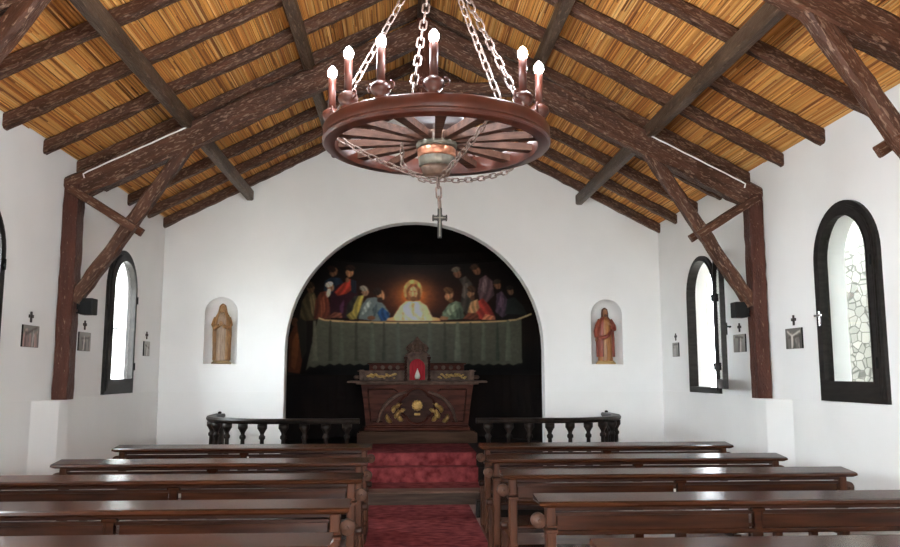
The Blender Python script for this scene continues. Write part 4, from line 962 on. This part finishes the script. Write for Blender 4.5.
# ------------------------------------------------------------------ cartwheel chandelier
CY, CZW = 4.2, 2.725
ch = empty('wheel_chandelier', (0, CY, CZW), 0, 'red-brown cartwheel chandelier with lit electric candles hanging on chains', 'chandelier')
mb = MB()
mb.lathe([(.555, .0), (.612, .0), (.620, .008), (.620, .088), (.612, .098), (.560, .098), (.553, .09), (.553, .008), (.555, .0)], (0, 0, 0), 96); mb.build('rim', M['rim'], ch)
mb = MB(); mb.lathe([(.619, .012), (.6235, .012), (.6235, .030), (.619, .030), (.619, .012)], (0, 0, 0), 96); mb.build('tyre_band', M['rim'], ch)
mb = MB(); mb.lathe([(.045, -.155), (.070, -.150), (.082, -.12), (.088, -.105)], (0, 0, 0), 28); mb.lathe([(.088, -.02), (.100, .0), (.105, .03), (.104, .065), (.09, .085)], (0, 0, 0), 28); mb.build('hub', M['hub'], ch)
mb = MB(); mb.lathe([(.088, -.105), (.096, -.100), (.100, -.055), (.098, -.05)], (0, 0, 0), 28); mb.build('iron_hoop', M['iron'], ch)
mb = MB(); mb.lathe([(.097, -.052), (.104, -.048), (.106, -.008), (.100, -.002)], (0, 0, 0), 28); mb.build('copper_hoop', M['copper'], ch)
mb = MB(); mb.lathe([(.104, .0), (.112, .004), (.112, .030), (.106, .034)], (0, 0, 0), 28); mb.build('iron_hoop', M['iron'], ch)
NS = 14
for k in range(NS):
    a = -PI / 2 + 2 * PI * k / NS
    mb = MB()
    R = Matrix.Rotation(a, 4, 'Z')
    prof = [(.07, .017), (.16, .018), (.30, .022), (.45, .028), (.562, .032)]
    vs, fs = [], []
    for r, w in prof:
        for sy, sz in ((-1, -1), (1, -1), (1, 1), (-1, 1)): vs.append(R @ Vector((r, sy * w, .048 + sz * .020 + (r - .3) * .0)))
    for i in range(len(prof) - 1):
        for q in range(4): fs.append((i * 4 + q, i * 4 + (q + 1) % 4, (i + 1) * 4 + (q + 1) % 4, (i + 1) * 4 + q))
    fs += [(0, 1, 2, 3), (16, 17, 18, 19)]
    mb._add(vs, fs); mb.build('spoke', M['spoke'], ch)
mb = MB(); mb.lathe([(.02, .085), (.02, .165), (.15, .17), (.155, .178), (.155, .196), (.15, .20), (.03, .20)], (0, .06, 0), 32); mb.build('ceiling_plate', M['plate'], ch)
ANG = [-83, -54, -31, -4, 47, 69, 156]
for th in ANG:
    a = math.radians(th); p = Vector((.575 * math.sin(a), -.575 * math.cos(a), .098))
    lamp = empty('candle_lamp', p, a); lamp.parent = ch
    mb = MB(); mb.lathe([(.030, -.004), (.034, .006), (.026, .018), (.046, .036), (.053, .056), (.048, .074), (.030, .088), (.022, .094)], (0, 0, 0), 20)
    mb.tube([(.045, 0, .045), (.070, 0, .050), (.074, 0, .072), (.058, 0, .088), (.05, 0, .078)], .006, 6); mb.tube([(-.045, 0, .045), (-.070, 0, .050), (-.074, 0, .072), (-.058, 0, .088), (-.05, 0, .078)], .006, 6)
    mb.build('cup', M['rim'], lamp)
    mb = MB(); mb.lathe([(.021, .088), (.021, .262), (.017, .268)], (0, 0, 0), 16); mb.build('candle_tube', M['rim'], lamp)
    mb = MB(); mb.lathe([(.012, .266), (.020, .274), (.0255, .291), (.024, .307), (.014, .323), (.003, .334)], (0, 0, 0), 14); mb.build('bulb', M['bulb'], lamp)
def chain(name, path, parent, pitch=.046, wid=.024, wire=.0045, mat='chain', rnd0=0):
    P = [Vector(p) for p in path]
    cum = [0]
    for p, q in zip(P, P[1:]): cum.append(cum[-1] + (q - p).length)
    def at(d):
        d = max(0, min(cum[-1], d))
        for i in range(len(P) - 1):
            if d <= cum[i + 1] + 1e-9: return P[i].lerp(P[i + 1], (d - cum[i]) / max(1e-9, cum[i + 1] - cum[i]))
        return P[-1]
    n = max(2, round(cum[-1] / pitch)); mb = MB(); tw = .35 + rnd0
    for i in range(n):
        a, b = at(cum[-1] * (i + .0) / n), at(cum[-1] * (i + 1.) / n)
        c = (a + b) / 2; d = (b - a).normalized()
        x = d.orthogonal().normalized(); y = d.cross(x)
        ang = tw + (PI / 2 if i % 2 else 0) ; s_ = x * math.cos(ang) + y * math.sin(ang)
        hl, hw = pitch * .5 + wire * 1.1, wid / 2
        st_ = hl - hw
        pts = [c + d * (st_ + hw * math.cos(t)) + s_ * (hw * math.sin(t)) for t in [-PI / 2 + PI * k / 6 for k in range(7)]]
        pts += [c - d * (st_ + hw * math.cos(t)) - s_ * (hw * math.sin(t)) for t in [-PI / 2 + PI * k / 6 for k in range(7)]]
        mb.tube(pts, wire, 6, True)
    return mb.build(name, M[mat], parent)
hook = Vector((0, 0, 3.93 - CZW))
def rimpt(th, r=.59, z=.10):
    a = math.radians(th); return Vector((r * math.sin(a), -r * math.cos(a), z))
for j, (th, z) in enumerate(((-62, .10), (-14, .10), (29, .10), (44, .10))):
    chain('suspension_chain', [rimpt(th, .588, z), hook + Vector((.01 * j - .015, 0, 0))], ch, .071, .033, .0046, rnd0=j * .4)
chain('suspension_chain', [hook, Vector((0, 0, zr(0) - .16 - CZW))], ch, .071, .033, .0046)
mb = MB(); mb.tube([hook + Vector((.03 * math.cos(t), 0, .03 * math.sin(t))) for t in [2 * PI * i / 16 for i in range(16)]], .007, 6, True); mb.build('hook_ring', M['chain'], ch)
def sag(a, b, d, n=16):
    a, b = Vector(a), Vector(b); return [a.lerp(b, i / n) - Vector((0, 0, d * 4 * (i / n) * (1 - i / n))) for i in range(n + 1)]
low = Vector((.01, .0, -.17))
chain('swag_chain', sag(rimpt(-96, .545, .07), low, .035), ch, .05, .026, .0045)
chain('swag_chain', sag(low, rimpt(128, .60, -.01), .03), ch, .05, .026, .0045, rnd0=.3)
chain('swag_chain', sag(rimpt(28, .54, .05), low, .02), ch, .05, .026, .0045, rnd0=.6)
chain('swag_chain', sag((-.19, .0, -.085), low + Vector((-.01, 0, -.01)), .035), ch, .034, .02, .004, rnd0=.5)
chain('swag_chain', [(-.19, 0, -.085), (-.19, 0, .03)], ch, .034, .02, .004)
cr = empty('pendant_cross', (0.018, CY, 2.31), 0, 'dark wooden cross hanging on a short chain under the wheel chandelier', 'cross')
mb = MB(); mb.box((0, 0, 0), (.024, .016, .168), .003); mb.box((0, 0, .028), (.082, .016, .026), .003)
mb.box((0, -.002, .028), (.030, .018, .034), .002); mb.box((-.036, 0, .028), (.008, .018, .034), .002); mb.box((.036, 0, .028), (.008, .018, .034), .002); mb.build('cross_body', M['frame'], cr)
mb = MB(); mb.box((0, -.010, 0), (.007, .004, .15), .001); mb.box((0, -.0115, .028), (.065, .004, .007), .001); mb.build('metal_inlay', M['iron'], cr)
chain('chain', [(0, 0, .084), (-.012, 0, .258)], cr, .058, .028, .0055)

# ------------------------------------------------------------------ outside
mb = MB(); mb.quad((-40, -40, -.12), (40, -40, -.12), (40, 40, -.12), (-40, 40, -.12)); struct('ground', mb, M['ground'])
mb = MB(); mb.box((STX + .3, 4.0, 2.0), (.6, 11.4, 4.3)); struct('wall_outside', mb, M['stone'])

# ------------------------------------------------------------------ light, camera
w = bpy.data.worlds.new('World'); bpy.context.scene.world = w; w.use_nodes = True
bg = w.node_tree.nodes['Background']; bg.inputs[0].default_value = (*SKY, 1); bg.inputs[1].default_value = SKYS
cam = bpy.data.cameras.new('Camera'); co = bpy.data.objects.new('Camera', cam); C.objects.link(co)
co.location = (-.1868, 0, 1.5); co.rotation_euler = (PI / 2 + .1262, 0, -.062)
cam.sensor_width = 36; cam.lens = 785.36 / 900 * 36; cam.clip_start = .05
sc = bpy.context.scene; sc.camera = co
sc.view_settings.view_transform = 'Standard'; sc.view_settings.look = 'None'; sc.view_settings.gamma = 1; sc.view_settings.use_curve_mapping = False
sc.view_settings.exposure = EXPO
sc.cycles.use_denoising = True
sc.cycles.max_bounces = 12; sc.cycles.diffuse_bounces = 7; sc.cycles.sample_clamp_indirect = 8
